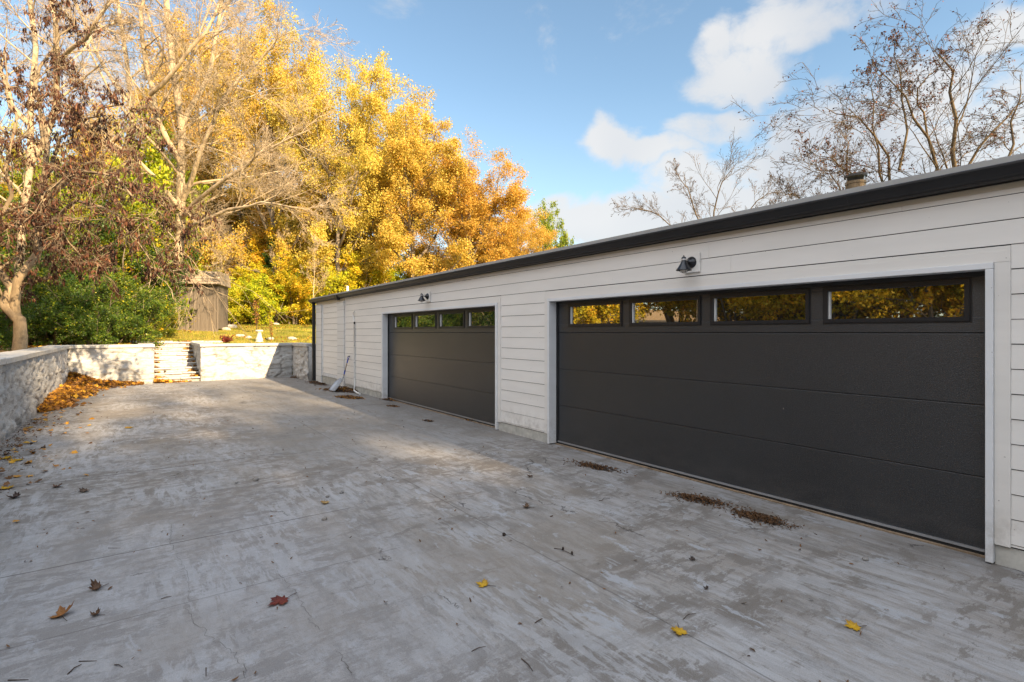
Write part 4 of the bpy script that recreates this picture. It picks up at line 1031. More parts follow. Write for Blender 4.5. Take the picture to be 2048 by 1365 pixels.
x, y, z = at(352, HZ, d0)
custom_tree('bare_tree', 'big pale bare tree whose fan of fine branches spreads right over the shed', 'tree', (x, y, tz(x, y)),
  [([(352, 690, d0), (356, 520, d0), (368, 380, d0), (362, 250, d0), (340, 130, d0), (330, -40, d0), (320, -250, d0)], .24, .10),
   ([(366, 400, d0), (400, 300, d0 - 1), (440, 200, d0 - 2), (520, 110, d0 - 2), (590, 60, d0 - 2)], .13, .02),
   ([(364, 330, d0), (300, 200, d0 - 1), (280, 60, d0 - 2), (300, -80, d0 - 2)], .15, .05),
   ([(360, 260, d0), (420, 150, d0 + 1), (440, 20, d0 + 1), (470, -120, d0 + 1)], .14, .04),
   ([(362, 440, d0), (440, 360, d0 - 2), (530, 300, d0 - 3), (620, 260, d0 - 3)], .12, .018),
   ([(362, 470, d0), (440, 420, d0 - 3), (540, 400, d0 - 4), (620, 420, d0 - 4)], .10, .015),
   ([(300, 190, d0 - 2), (380, 110, d0 - 3), (440, 20, d0 - 3), (460, -60, d0 - 3)], .10, .03),
   ([(366, 420, d0), (300, 340, d0 - 1), (230, 280, d0 - 2), (160, 250, d0 - 2)], .12, .03)],
  LV, SD, 'bark_pale', seed=41)
d1 = 27
x, y, z = at(215, HZ, d1)
bt = custom_tree('bare_tree', 'leaning pale bare tree with a long limb arching right over the steps', 'tree', (x, y, tz(x, y)),
  [([(215, 700, d1), (222, 560, d1), (236, 440, d1), (270, 330, d1), (270, 200, d1), (240, 60, d1), (215, -140, d1)], .19, .07),
   ([(236, 430, d1), (275, 385, d1), (330, 390, d1 - 1), (390, 430, d1 - 2), (430, 500, d1 - 2)], .09, .012),
   ([(262, 350, d1), (300, 280, d1 - 1), (330, 180, d1 - 1), (400, 90, d1 - 2), (470, 40, d1 - 2)], .11, .02),
   ([(270, 300, d1), (360, 285, d1 - 1), (430, 300, d1 - 1), (520, 330, d1 - 1)], .08, .012),
   ([(268, 220, d1), (200, 120, d1 + 1), (150, 20, d1 + 1), (120, -100, d1 + 1)], .11, .04)],
  LV, SD, 'bark_pale', seed=42)
Q = [limbs(*l) for l in [([(240, 450, d1), (284, 548, d1 - 4), (345, 535, d1 - 6), (400, 543, d1 - 7), (438, 560, d1 - 7)], .045, .008), ([(236, 470, d1), (270, 425, d1 - 3), (320, 440, d1 - 6), (370, 500, d1 - 7), (410, 560, d1 - 7)], .04, .006), ([(300, 538, d1 - 5), (330, 560, d1 - 6), (350, 600, d1 - 6.5), (372, 625, d1 - 7)], .015, .004)]]
LH = [dict(n=7, t0=.3, ang=34, angv=12, len=.32, taper=.3, npts=5, wan=.12, up=-.05, rr=.5, rmin=.005), dict(n=4, t0=.2, ang=32, len=.5, npts=4, wan=.14, up=-.05, rr=.5, rmin=.004)]
pb = make_tree_meshes(99, np.array([q[0] for q in Q]) - np.array(bt.location), np.array([q[1] for q in Q]), LH, (6, 4, 3))
mesh_np('low_branch', pb.wood[0], pb.wood[1], M['bark_pale'], bt, smooth=True)
d2 = 18
x, y, z = at(40, HZ, d2)
custom_tree('bare_tree', 'pale bare tree with forking trunks at the top left corner', 'tree', (x, y, tz(x, y)),
  [([(40, 700, d2), (45, 500, d2), (60, 300, d2), (70, 120, d2), (60, -60, d2), (50, -240, d2)], .125, .05),
   ([(58, 330, d2), (110, 220, d2), (125, 100, d2 - 1), (110, -20, d2 - 1), (90, -160, d2 - 1)], .12, .04),
   ([(122, 120, d2 - 1), (180, 60, d2 - 2), (230, 0, d2 - 2), (300, -60, d2 - 2)], .07, .02),
   ([(60, 250, d2), (0, 150, d2), (-60, 40, d2), (-120, -80, d2)], .10, .03)],
  LV, SD, 'bark_pale', seed=43)
# brown-leaved tree by the left wall
d3 = 12.5
x, y, z = at(38, HZ, d3)
LVB = [dict(n=12, t0=.25, ang=46, angv=16, len=.34, taper=.35, npts=6, wan=.18, up=-.03, rr=.5, tip=.3, rmax=.03),
       dict(n=8, t0=.12, ang=42, angv=14, len=.5, taper=.3, npts=5, wan=.2, up=-.03, rr=.5, rmin=.005),
       dict(n=5, t0=.12, ang=38, angv=14, len=.5, taper=.3, npts=4, wan=.2, up=-.03, rr=.5, rmin=.0035)]
custom_tree('brown_leaved_tree', 'forked tan tree hung with withered brown leaves beside the left wall', 'tree', (x, y, tz(x, y)),
  [([(38, 712, d3), (36, 660, d3), (33, 625, d3), (18, 580, d3), (0, 545, d3), (-10, 480, d3), (-30, 380, d3)], .145, .06),
   ([(33, 640, d3), (42, 590, d3), (58, 530, d3), (78, 460, d3), (92, 400, d3), (96, 330, d3), (85, 230, d3)], .105, .045),
   ([(78, 460, d3), (120, 405, d3), (175, 400, d3 - .6), (230, 430, d3 - 1), (270, 470, d3 - 1.2), (300, 520, d3 - 1.3)], .05, .008),
   ([(92, 400, d3), (140, 330, d3 - .5), (200, 335, d3 - 1), (265, 380, d3 - 1.2), (325, 430, d3 - 1.4)], .05, .008),
   ([(95, 350, d3), (120, 270, d3), (170, 235, d3 - .5), (225, 225, d3 - .8), (270, 240, d3 - 1)], .04, .007),
   ([(90, 300, d3), (70, 180, d3), (100, 90, d3 + .3), (150, 20, d3 + .3)], .05, .01),
   ([(-10, 480, d3), (20, 360, d3 - .3), (30, 230, d3 - .4), (10, 110, d3 - .5)], .05, .012),
   ([(-20, 440, d3), (40, 400, d3 - .8), (110, 440, d3 - 1.2), (170, 520, d3 - 1.4)], .04, .007)],
  LVB, (10, 6, 4, 3), 'bark_tan', dict(n=15500, size=.105, spread=.02, droop=2.6, aspect=.30), 'leaf_brown', 44)

# sparse trees behind the garage
LVR = [dict(n=10, t0=.2, ang=42, angv=13, len=.28, taper=.35, npts=7, wan=.16, up=.03, rr=.45, tip=.3, rmax=.028),
       dict(n=7, t0=.15, ang=42, angv=14, len=.5, taper=.35, npts=5, wan=.2, up=.02, rr=.5, rmin=.006),
       dict(n=5, t0=.15, ang=40, angv=14, len=.5, taper=.3, npts=4, wan=.2, up=.01, rr=.5, rmin=.004),
       dict(n=2, t0=.15, ang=38, angv=14, len=.5, taper=.3, npts=3, wan=.2, up=.0, rr=.5, rmin=.0035)]
d4 = 15
def rtree(label, root_u, limblist, d, seed, nl, tint=(1, 1, 1), lv=LVR, size=.06):
    x, y, z = at(root_u, HZ, d)
    limblist = [(q, a_ * .52, b_ * .6) for q, a_, b_ in limblist]
    return custom_tree('sparse_tree', label, 'tree', (x, y, 0.0), limblist, lv, (9, 6, 4, 3, 3), 'bark_right', dict(n=nl // 2, size=size, spread=.03, droop=.4, aspect=.6), 'leaf_brown', seed, tint, 'thin winter trees behind the garage')
rtree('tall twiggy tree with many stems above the right end of the roof', 1935,
  [([(1930, 900, d4), (1925, 600, d4), (1905, 380, d4), (1900, 300, d4), (1915, 220, d4), (1890, 140, d4), (1878, 110, d4)], .17, .03),
   ([(1925, 620, d4), (1890, 420, d4), (1870, 300, d4), (1850, 240, d4), (1790, 180, d4), (1745, 130, d4)], .12, .015),
   ([(1900, 420, d4), (1930, 330, d4), (1990, 260, d4), (2040, 210, d4), (2120, 160, d4)], .09, .015),
   ([(1870, 310, d4), (1845, 200, d4), (1850, 150, d4), (1900, 115, d4)], .06, .012),
   ([(1985, 600, d4), (2010, 340, d4), (2030, 220, d4), (2040, 150, d4)], .10, .015)], d4, 51, 5200, (1.3, 1.05, .95))
rtree('slender forked tree just right of the roof flue', 1800,
  [([(1800, 900, d4), (1800, 560, d4), (1798, 330, d4), (1765, 265, d4), (1700, 230, d4), (1650, 215, d4)], .11, .012),
   ([(1800, 480, d4), (1790, 380, d4), (1750, 300, d4), (1745, 210, d4), (1760, 130, d4)], .08, .012),
   ([(1798, 340, d4), (1820, 240, d4), (1800, 150, d4), (1790, 90, d4)], .07, .012),
   ([(1800, 420, d4), (1740, 370, d4), (1680, 330, d4), (1620, 300, d4)], .06, .01)], d4 - 1, 52, 4200, (1.2, 1.0, 1.0))
d5 = 24
LVS = [dict(n=15, t0=.25, ang=38, angv=12, len=.24, taper=.3, npts=6, wan=.15, up=.04, rr=.5, tip=.3, rmax=.014), dict(n=8, t0=.15, ang=38, len=.5, npts=4, wan=.18, up=.02, rr=.5, rmin=.005), dict(n=5, t0=.15, ang=36, len=.5, npts=3, wan=.18, rr=.5, rmin=.0045)]
rtree('small bare tree rising over the middle of the roof', 1430,
  [([(1430, 760, d5), (1430, 520, d5), (1425, 420, d5), (1440, 360, d5), (1470, 330, d5)], .12, .012),
   ([(1430, 520, d5), (1395, 430, d5), (1370, 370, d5), (1350, 345, d5)], .08, .01),
   ([(1430, 540, d5), (1350, 450, d5), (1290, 420, d5), (1245, 410, d5)], .07, .01),
   ([(1430, 520, d5), (1490, 430, d5), (1540, 380, d5), (1575, 385, d5)], .07, .01),
   ([(1440, 560, d5), (1500, 460, d5), (1560, 420, d5), (1600, 400, d5)], .06, .01)], d5, 53, 1500, (1, 1, 1), LVS)
rtree('thin drooping tree left of the roof flue', 1640,
  [([(1700, 760, 18), (1700, 480, 18), (1690, 390, 18), (1660, 350, 18), (1600, 330, 18)], .08, .01),
   ([(1700, 470, 18), (1690, 330, 18), (1690, 250, 18)], .07, .01),
   ([(1700, 500, 18), (1720, 400, 18), (1690, 350, 18), (1640, 340, 18)], .05, .01),
   ([(1700, 520, 18), (1640, 420, 18), (1590, 400, 18), (1560, 375, 18)], .06, .01)], 18, 54, 1800, (1, .95, 1.1), LVS)

# trees left of the frame, seen in the door windows
GW = 'trees left of the drive mirrored in the door windows'
MH = [(UN, -9, 5, .8), (UN2, -10, 8, 1.1), (UN, -12, 11, 1.0), (UN, -13, 3, 1.1), (UN2, -15, 15, 1.3), (UN, -19, 9, 1.4), (UN, -20, 20, 1.5), (UN, -13, 27, 1.3), (UN2, -8, 34, 1.3), (UN, -24, 14, 1.6), (UN, -25, 2, 1.6), (UN, -16, -2, 1.2), (UN, -28, 28, 1.7)]
MHL = ['near the right window', 'second from the right window', 'under the golden tree', 'at the far right', 'behind the bare tree', 'under the broad amber tree', 'under the tall golden tree', 'left of the second bare tree', 'seen in the far door', 'deep behind the hedge row', 'deep at the right', 'outermost at the right', 'deepest at the left']
for i, ((p, x, y, s), q) in enumerate(zip(MH, MHL)): place(p, 'mirrored_thicket', 'amber thicket left of the drive, ' + q, 'thicket', (x, y, tz(x, y)), M['bark_grey'], M['leaf_yellow'], s, i * 2.3, (1.15, .8, .8), 'thickets left of the drive')
for i, (p, x, y, s, lab, lf, bk, tn) in enumerate([
    (AM[0], -12, 9, .52, 'golden tree mirrored in the right door window', 'leaf_amber', 'bark_grey', (1, .9, .8)),
    (BA, -9, 13, .75, 'bare tree mirrored in the near door', None, 'bark_pale', (1, 1, 1)),
    (AM[1], -17, 18, .5, 'golden tree mirrored in the near door', 'leaf_amber', 'bark_grey', (1, .95, .8)),
    (BA, -14, 22, .85, 'second bare tree mirrored in the near door', None, 'bark_pale', (1, 1, 1)),
    (UN, -7.5, 17, .8, 'yellow bush mirrored in the near door', 'leaf_yellow', 'bark_grey', (1, .8, .8)),
    (AM[2], -20, 5, .55, 'broad amber tree mirrored in the right window', 'leaf_amber', 'bark_grey', (1, .8, .8)),
    (UN2, -9, 25, 1.0, 'yellow thicket mirrored in the far door', 'leaf_yellow', 'bark_grey', (1, .9, .9)),
    (AM[0], -22, 32, .8, 'tall tree mirrored above the far door', 'leaf_amber', 'bark_grey', (1, .85, .8)),
    (GB, -5.0, 21, 1.0, 'green bush mirrored in the far door', 'leaf_green', 'bark_grey', (1.2, 1.1, 1)),
    (BA, -7, 30, .8, 'bare tree mirrored in the far door', None, 'bark_pale', (1, 1, 1)),
    (AM[1], -15, 5, .5, 'amber tree mirrored low in the right window', 'leaf_amber', 'bark_grey', (1, .8, .8)), (AM[0], -26, 9, .6, 'amber tree mirrored far in the right window', 'leaf_amber', 'bark_grey', (1, .85, .8)),
    (AM[2], -27, 17, .6, 'amber tree mirrored far in the third window', 'leaf_amber', 'bark_grey', (1, .85, .8)), (AM[1], -28, 26, .6, 'amber tree mirrored far in the near door', 'leaf_amber', 'bark_grey', (1, .85, .8)),
    (UN, -16, 12, .7, 'low yellow bush mirrored in the near door', 'leaf_yellow', 'bark_grey', (1, .9, .8))]):
    place(p, 'mirrored_tree' if p not in (UN, UN2, GB) else 'mirrored_bush', lab, 'tree' if p not in (UN, UN2, GB) else 'bush', (x, y, tz(x, y)), M[bk], M[lf] if lf else None, s, i * 1.9, tn, GW)
# unseen house and trees, placed and sized behind the camera to shade the drive
def house():
    t = thing('house', 'unseen two-storey white house added behind the camera to shade the drive', 'house', (4, -12, 0))
    mb = MB(); mb.box(-12, 12, -5, 5, 0, 5.6); mb.build('wall', M['siding'], t)
    mb = MB(); n = len(mb.v); mb.v += [(-12.5, -5.6, 5.55), (12.5, -5.6, 5.55), (12.5, 5.6, 5.55), (-12.5, 5.6, 5.55), (-12.5, 0, 8.0), (12.5, 0, 8.0)]
    mb.f += [(0, 1, 5, 4), (2, 3, 4, 5), (0, 4, 3), (1, 2, 5), (0, 3, 2, 1)]; mb.build('roof', M['roof'], t)
    for x_ in (-9, -5, 0, 5, 9):
        for z_ in (1.0, 3.6):
            mb = MB(); mb.box(x_ - .6, x_ + .6, 5.0, 5.04, z_, z_ + 1.3); f_ = mb.build('window', M['trim'], t)
            mb = MB(); mb.quad((x_ - .5, 5.045, z_ + .1), (x_ + .5, 5.045, z_ + .1), (x_ + .5, 5.045, z_ + 1.2), (x_ - .5, 5.045, z_ + 1.2)); mb.build('pane', M['pane'], f_)
house()
for i, (p, x, y, s, lab) in enumerate([(AM[0], -2.5, -31, 1.0, 'tall leafy tree left behind the house'), (AM[1], 4.2, -28, .99, 'tall leafy tree behind the house ridge'), (AM[2], 12, -27, .60, 'tall leafy tree right of the ridge'), (AM[1], 18.8, -30, 1.05, 'tall leafy tree at the far right of the house'),
        (AM[0], 6, -22, .72, 'smaller leafy tree close behind the house')]):
    place(p, 'unseen_shade_tree', lab, 'tree', (x, y, 0), M['bark_grey'], M['leaf_amber'], s, i * 1.2, (1, 1, 1), 'unseen shade trees behind the house', sx=s * (.78 if i == 1 else 1))

# ------------------------------------------------------------------ shed
def shed():
    sx, sy, _ = at(404, HZ, 27); g = float(terrain_z(np.array(sx), np.array(sy))) - .02
    t = thing('shed', 'weathered grey board shed with a shingled top beside the lawn', 'shed', (sx, sy, g), -R(20))
    hw, dp, hh = .98, 1.0, 2.35
    mb = MB(); x = -hw; r_ = random.Random(2)
    while x < hw - .02:
        x2 = min(x + r_.uniform(.13, .2), hw); e = r_.uniform(0, .012)
        mb.box(x + .004, x2 - .004, -dp - e, -dp + .04, .06, hh); x = x2
    mb.box(-hw + .01, hw - .01, -dp + .042, dp, .06, hh)
    for s in (-1, 1):
        y = -dp + .03
        while y < dp - .02:
            y2 = min(y + .17, dp); mb.box(s * hw - .012, s * hw + .012, y + .004, y2 - .004, .06, hh); y = y2
    mb.build('wall', M['shed'], t)
    mb = MB(); mb.box(-hw - .035, -hw + .05, -dp - .04, -dp - .014, .02, hh); mb.box(hw - .05, hw + .035, -dp - .04, -dp - .014, .02, hh); mb.box(-hw - .02, hw + .02, -dp - .035, -dp + .02, -.1, .06)
    mb.build('corner_board', M['shed'], t)
    mb = MB()
    mb.hexa([(-hw - .14, -dp - .26, hh - .06), (hw + .14, -dp - .26, hh - .06), (hw + .14, dp + .1, hh - .06), (-hw - .14, dp + .1, hh - .06),
             (-hw - .05, -dp + .12, hh + .62), (hw + .05, -dp + .12, hh + .62), (hw + .05, dp + .02, hh + .62), (-hw - .05, dp + .02, hh + .62)])
    for i in range(5):
        z = hh - .05 + i * .135; y = -dp - .27 + i * .077
        mb.box(-hw - .15 + i * .017, hw + .15 - i * .017, y - .012, y + .06, z, z + .02)
    mb.build('roof', M['shingle'], t)
shed()
# ------------------------------------------------------------------ lawn things
def ground_at(u, v):
    lo, hi = 8.0, 80.0
    for i in range(600):
        d = 20.5 + i * .1; p = at(u, v, d)
        if p[2] <= float(terrain_z(np.array(p[0]), np.array(p[1]))): return p[0], p[1], float(terrain_z(np.array(p[0]), np.array(p[1])))
    p = at(u, v, 40); return p[0], p[1], tz(p[0], p[1])
px, py, _ = at(518.5, HZ, 23.2); pz = float(terrain_z(np.array(px), np.array(py)))
t = thing('pedestal', 'pale plaster baluster pedestal standing on the lawn', 'pedestal', (px, py, pz - .03))
mb = MB(); mb.lathe([(0, 0), (.17, 0), (.17, .06), (.15, .08), (.15, .12), (.165, .13), (.165, .16), (.125, .19), (.10, .30), (.085, .42), (.10, .46), (.12, .48)], (0, 0, 0), 20); mb.build('column', M['plaster'], t, smooth=True)
mb = MB(); mb.lathe([(.12, .481), (.155, .50), (.16, .54), (.15, .56), (.10, .565), (0, .56)], (0, 0, 0), 20); mb.build('top', M['plaster'], t, smooth=True)
def rock(loc, s, seed):
    rg = np.random.default_rng(seed); mb = MB(); n, m_ = 14, 8
    for j in range(m_ + 1):
        ph = math.pi * j / m_
        for i in range(n):
            a = 2 * math.pi * i / n; v = np.array((math.sin(ph) * math.cos(a), math.sin(ph) * math.sin(a), math.cos(ph)))
            r_ = .75 + .5 * float(vnoise(v[0] * 1.5 + 5 + seed, v[1] * 1.5 + 5, v[2] * 1.5 + 5)); r_ = r_ + .12 * float(vnoise(v[0] * 5 + seed, v[1] * 5 + 9, v[2] * 5 + 9))
            mb.v.append(tuple(v * r_ * np.array(s)))
    for j in range(m_):
        for i in range(n): q = (i + 1) % n; mb.f.append((j * n + i, j * n + q, (j + 1) * n + q, (j + 1) * n + i))
    return mb
for i, (u, v, s, lab) in enumerate([(584, 680, .17, 'pale stone on the lawn nearest the garage corner'), (540, 680, .13, 'flat stone right of the plaster pedestal'), (497, 677, .12, 'round stone left of the plaster pedestal'),
                               (480, 674, .15, 'flat stone behind the dark red plant'), (460, 657, .25, 'large tan stone right of the shed'), (452, 661, .18, 'smaller tan stone near the shed corner'), (553, 650, .18, 'white stone at the far lawn edge')]):
    p = ground_at(u, v); mb = rock(p, (s * 1.2, s, s * .6), i + 3); o = mb.build('lawn_stone', M['rock'], None, smooth=True); o.location = (p[0], p[1], p[2] + s * .2); tag(o, lab, 'stone', 'stones on the lawn')
# dark red plant on the wall top
rg = np.random.default_rng(77)
def plantmesh(n_st, h, n_l, size, seed, spread=.5):
    rg = np.random.default_rng(seed); Bs, rs = [], []
    for i in range(n_st):
        a = rg.uniform(0, 6.28); q = rg.uniform(.2, 1) * spread * h; z = np.linspace(0, 1, 5)
        Bs.append(np.stack([math.cos(a) * q * z ** .8, math.sin(a) * q * z ** .8, h * rg.uniform(.6, 1) * z ** (.9)], -1)); rs.append(np.full(5, .004))
    p = Proto(); B = np.array(Bs); p.wood = tubes(B, np.array(rs), 3); p.leaf = leaves_on(rg, B, n_l, size, .02, .2, .75, tlo=.3); return p
RP = plantmesh(26, .32, 420, .07, 5, .75)
p = at(452, 686, 21.0); place(RP, 'red_plant', 'dark red leafy plant spilling over the wall edge', 'plant', (p[0], p[1], 1.2), M['twig'], M['leaf_red'], 1, 0, wood='stems', crown='leaves')
SP = plantmesh(5, 1.0, 160, .05, 9, .12)
for (u, v, lab, s) in ((543, 683, 'thin leafless sapling on the lawn right of the pedestal', 1.0), (514, 668, 'tall thin sapling just behind the pedestal', 1.9)):
    q = ground_at(u, v); place(SP, 'sapling', lab, 'sapling', q, M['twig'], M['leaf_fallen'], s, u, group='saplings on the lawn', wood='stems', crown='leaves')
# pvc-thin pale trunks standing at the lawn's far edge
LT = bare(61, 9, .09, None, n1=9, t0=.35, ang=34, len1=.35, lv5=3)
for (u, v, d_, lab) in ((628, 470, 36, 'slim pale young tree right behind the garage corner'), (440, 400, 42, 'slim pale young tree behind the shed roof'), (560, 440, 41, 'slim pale young tree in the yellow thicket')):
    T(LT, u, v, d_, lab, 'young_tree', h0=9, bark='bark_pale', rz=u, group='young bare trees in the thicket')

# ------------------------------------------------------------------ grass and litter
def scatter_leaves(name, pts, size, mat, seed, kind='stuff', maple=True, flat=.35, tone=(0, 1), szv=.35):
    """pts (n,3) -> little curled leaves lying at those points"""
    rg = np.random.default_rng(seed); n = len(pts)
    if maple: O = np.array([(0, -.5), (.18, -.42), (.5, -.2), (.30, .0), (.42, .28), (.14, .18), (0, .55), (-.14, .18), (-.42, .28), (-.30, .0), (-.5, -.2), (-.18, -.42)])
    else: O = np.array([(0, -.5), (.16, -.2), (.14, .2), (0, .5), (-.14, .2), (-.16, -.2)])
    k_ = len(O); a = rg.uniform(0, 6.28, n); s = size * rg.uniform(1 - szv, 1 + szv, n)
    nr = nrmv(rg.normal(size=(n, 3)) * flat + np.array((0, 0, 1.))); t1 = nrmv(np.cross(nr, np.stack([np.cos(a), np.sin(a), 0 * a], -1))); t2 = np.cross(nr, t1)
    cx, cy = rg.normal(0, .7, n), rg.normal(0, .5, n)
    V = pts[:, None] + (t1[:, None] * O[None, :, :1] + t2[:, None] * O[None, :, 1:]) * s[:, None, None] + nr[:, None] * ((O[None, :, 0] ** 2 * cx[:, None] + O[None, :, 1] ** 2 * cy[:, None]) * s[:, None])[..., None]
    C = pts[:, None]; V = np.concatenate([C, V], 1); V[..., 2] += .008
    b = np.arange(n)[:, None] * (k_ + 1); j = np.arange(k_)[None]; f = np.stack([b + 0 * j, b + 1 + j, b + 1 + (j + 1) % k_], -1).reshape(-1, 3)
    tn = np.repeat(rg.uniform(*tone, n), k_ + 1)
    o = mesh_np(name, V.reshape(-1, 3), f, mat, None, {'tone': tn}); 
    if kind: tag(o, kind=kind)
    return o
# grass on the bank
rg = np.random.default_rng(5)
n = 60000; gx = rg.uniform(-1.5, 12, n); gy = 20.95 + 24 * rg.random(n) ** 1.3
keep = ~((gx > -.1) & (gx < 2.3) & (gy < 25.3)) & (fbm(gx * .9, gy * .9, 0, 3, 9) > .36) & ~((gx > 4.6) & (gy < 21.0)); gx, gy = gx[keep], gy[keep]; gz = terrain_z(gx, gy); n = len(gx)
a = rg.uniform(0, 6.28, n); hgt = rg.uniform(.03, .075, n) * (1 + (rg.random(n) < .05) * 1.2); wd = rg.uniform(.006, .014, n) * (1 + (gy - 20) * .03)
ln = rg.normal(size=(n, 2)) * .03
V = np.stack([np.stack([gx - np.cos(a) * wd, gy - np.sin(a) * wd, gz - .01], -1), np.stack([gx + np.cos(a) * wd, gy + np.sin(a) * wd, gz - .01], -1), np.stack([gx + ln[:, 0], gy + ln[:, 1], gz + hgt], -1)], 1)
tn = np.clip(fbm(gx * .6, gy * .6, 0, 3, 3) * 1.5 - .3 + rg.normal(size=n) * .16, 0, 1)
tag(mesh_np('grass', V.reshape(-1, 3), np.arange(3 * n).reshape(n, 3), M['leaf_grass'], None, {'tone': np.repeat(tn, 3)}), 'short autumn grass on the bank above the white wall', 'grass', kind='stuff')
n = 14000; gx = rg.uniform(-9, 12, n); gy = 21 + 26 * rg.random(n) ** 1.1
keep = ~((gx > -.1) & (gx < 2.3) & (gy < 25.3)) & ((fbm(gx * .5, gy * .5, 0, 3, 19) > .5) | (gx < 0) | (gy > 38)); gx, gy = gx[keep], gy[keep]
o = scatter_leaves('leaf_litter', np.stack([gx, gy, terrain_z(gx, gy) + .02], -1), .13, M['leaf_fallen'], 8, maple=False, flat=.5); tag(o, 'fallen leaves strewn over the bank and under the trees', 'leaf litter')
# drift of leaves along the left wall and into the corner
def drift(name, label, n, fn, size, seed, tone, maple=True, flat=.6):
    rg = np.random.default_rng(seed); P = fn(rg, n); o = scatter_leaves(name, P, size, M['leaf_fallen'], seed + 1, maple=maple, flat=flat, tone=tone); tag(o, label, 'leaf pile')
def corner(rg, n):
    y = rg.uniform(14.3, 20.38, n); wdt = .22 + (y - 14) * .12 + .14 * np.sin(y * 3); x = -1.58 + np.abs(rg.normal(size=n)) * wdt * .42
    m2 = rg.random(n) < .38; x = np.where(m2, -1.55 + 1.75 * rg.random(n) ** 1.3, x); y = np.where(m2, 20.36 - np.abs(rg.normal(size=n)) * .35 * np.clip(1.25 - (x + 1.5) / 1.9, .15, 1), y)
    top = .20 * np.exp(-((x + 1.6) / .45) ** 2) * np.clip((y - 13.6) / 2, 0, 1) + .24 * np.exp(-((20.4 - y) / .40) ** 2) * np.clip(1 - (x + 1.3) / 1.6, 0, 1)
    return np.stack([x, y, top * rg.random(n) ** .35], -1)
drift('leaf_pile', 'deep drift of orange and brown leaves filling the wall corner', 5200, corner, .11, 3, (0.05, .93))
def strip(rg, n):
    y = rg.uniform(4.6, 14.3, n); keepn = fbm(y * 1.1, y * 0 + .5, 0, 3, 4); x = -1.56 + np.abs(rg.normal(size=n)) * .26 * (keepn > .42) + np.abs(rg.normal(size=n)) * .10
    x = x + (rg.random(n) < .12) * rg.uniform(0, .7, n)
    y = y + np.where(keepn < .42, rg.normal(size=n) * .3, 0); return np.stack([x, y, .015 * rg.random(n)], -1)
drift('leaf_strip', 'thin line of yellow and brown leaves at the foot of the left wall', 120, strip, .075, 13, (0.0, 1.0), flat=.3)
def bits(rg, n):
    y = rg.uniform(5, 13.5, n); x = -1.58 + np.abs(rg.normal(size=n)) * .2; return np.stack([x, y, .003 + 0 * x], -1)
drift('leaf_crumbs', 'dark crumbled leaf bits along the left wall foot', 700, bits, .035, 17, (0, .35), False)
def stepsl(rg, n):
    i = rg.integers(0, 9, n); side_ = rg.random(n) < .45; x = np.where(side_, XS0 + .02 + np.abs(rg.normal(size=n)) * .12, XS1 - .02 - np.abs(rg.normal(size=n)) * .10)
    y = YB + .10 + run * i + run * rg.uniform(.25, 1, n); return np.stack([x, y, rise * (i + 1) + .03 * rg.random(n)], -1)
drift('step_leaves', 'orange and brown leaves caught in the corners of the steps', 420, stepsl, .09, 23, (0, .9))
def footl(rg, n):
    x = XS0 + .02 + np.abs(rg.normal(size=n)) * .38; x = np.minimum(x, XS1 - .3); y = YB + .06 - np.abs(rg.normal(size=n)) * .08; z = .11 * np.exp(-((x - XS0) / .4) ** 2) * rg.random(n) ** .5; return np.stack([x, y, z], -1)
drift('leaf_heap', 'bright orange leaf heap at the foot of the steps', 330, footl, .10, 29, (.35, .95))
def blob(cx, cy, rx, ry, h, ang=0):
    def f(rg, n):
        a = rg.normal(size=n) * .5; b = rg.normal(size=n) * .5; x = a * rx; y = b * ry; c, s = math.cos(ang), math.sin(ang)
        return np.stack([cx + x * c - y * s, cy + x * s + y * c, h * np.exp(-(a * a + b * b) * 2) * rg.random(n) ** .5], -1)
    return f
def mound(name, c, rx, ry, h, ang, seed, mat='soil'):
    nx, ny = 40, 24; A, B = np.meshgrid(np.linspace(-1, 1, nx), np.linspace(-1, 1, ny)); rr = np.sqrt(A * A + B * B)
    nz = fbm(A * 4 + seed, B * 4, 0, 4, seed); z = h * np.clip(1 - rr - (nz - .35) * 1.1, 0, 1) ** .6 * (.4 + nz) - .006
    cs, sn = math.cos(ang), math.sin(ang); x = c[0] + A * rx * cs - B * ry * sn; y = c[1] + A * rx * sn + B * ry * cs
    idx = np.arange(A.size).reshape(A.shape); f = np.stack([idx[:-1, :-1], idx[:-1, 1:], idx[1:, 1:], idx[1:, :-1]], -1).reshape(-1, 4)
    return mesh_np(name, np.stack([x, y, z], -1).reshape(-1, 3), f, M[mat], smooth=True)
def debris(label, u0, v0, u1, v1, wid, h, n, seed, tone=(0, .22), size=.03, name='leaf_debris'):
    a, b = gp(u0, v0), gp(u1, v1); cx, cy = (a[0] + b[0]) / 2, (a[1] + b[1]) / 2; L = math.dist(a[:2], b[:2]) / 2; ang = math.atan2(b[1] - a[1], b[0] - a[0])
    o = mound(name, (cx, cy), L, wid, h, ang, seed); rg = np.random.default_rng(seed)
    P = blob(cx, cy, L * .95, wid * .95, h * 1.1, ang)(rg, n); l = scatter_leaves('debris_leaves', P, size, M['leaf_fallen'], seed, None, False, .8, tone); l.parent = o
    tag(l, kind='stuff'); tag(o, label, 'debris', 'patches of swept leaf debris', 'stuff')
debris('long strip of dark mulch in front of the near door, nearer half', 1450, 1018, 1595, 1058, .13, .018, 620, 1, size=.028)
debris('long strip of dark mulch in front of the near door, farther half', 1335, 988, 1465, 1014, .13, .02, 560, 2, size=.028)
debris('short dark mulch patch left of the near door', 1138, 924, 1240, 945, .13, .02, 420, 3, size=.03)
debris('dark leaf clump against the far end of the foundation', 618, 764, 650, 772, .16, .07, 160, 4, size=.07)
debris('dark leaf clump in the wall corner by the downspout', 583, 755, 612, 758, .14, .08, 160, 5, size=.07)
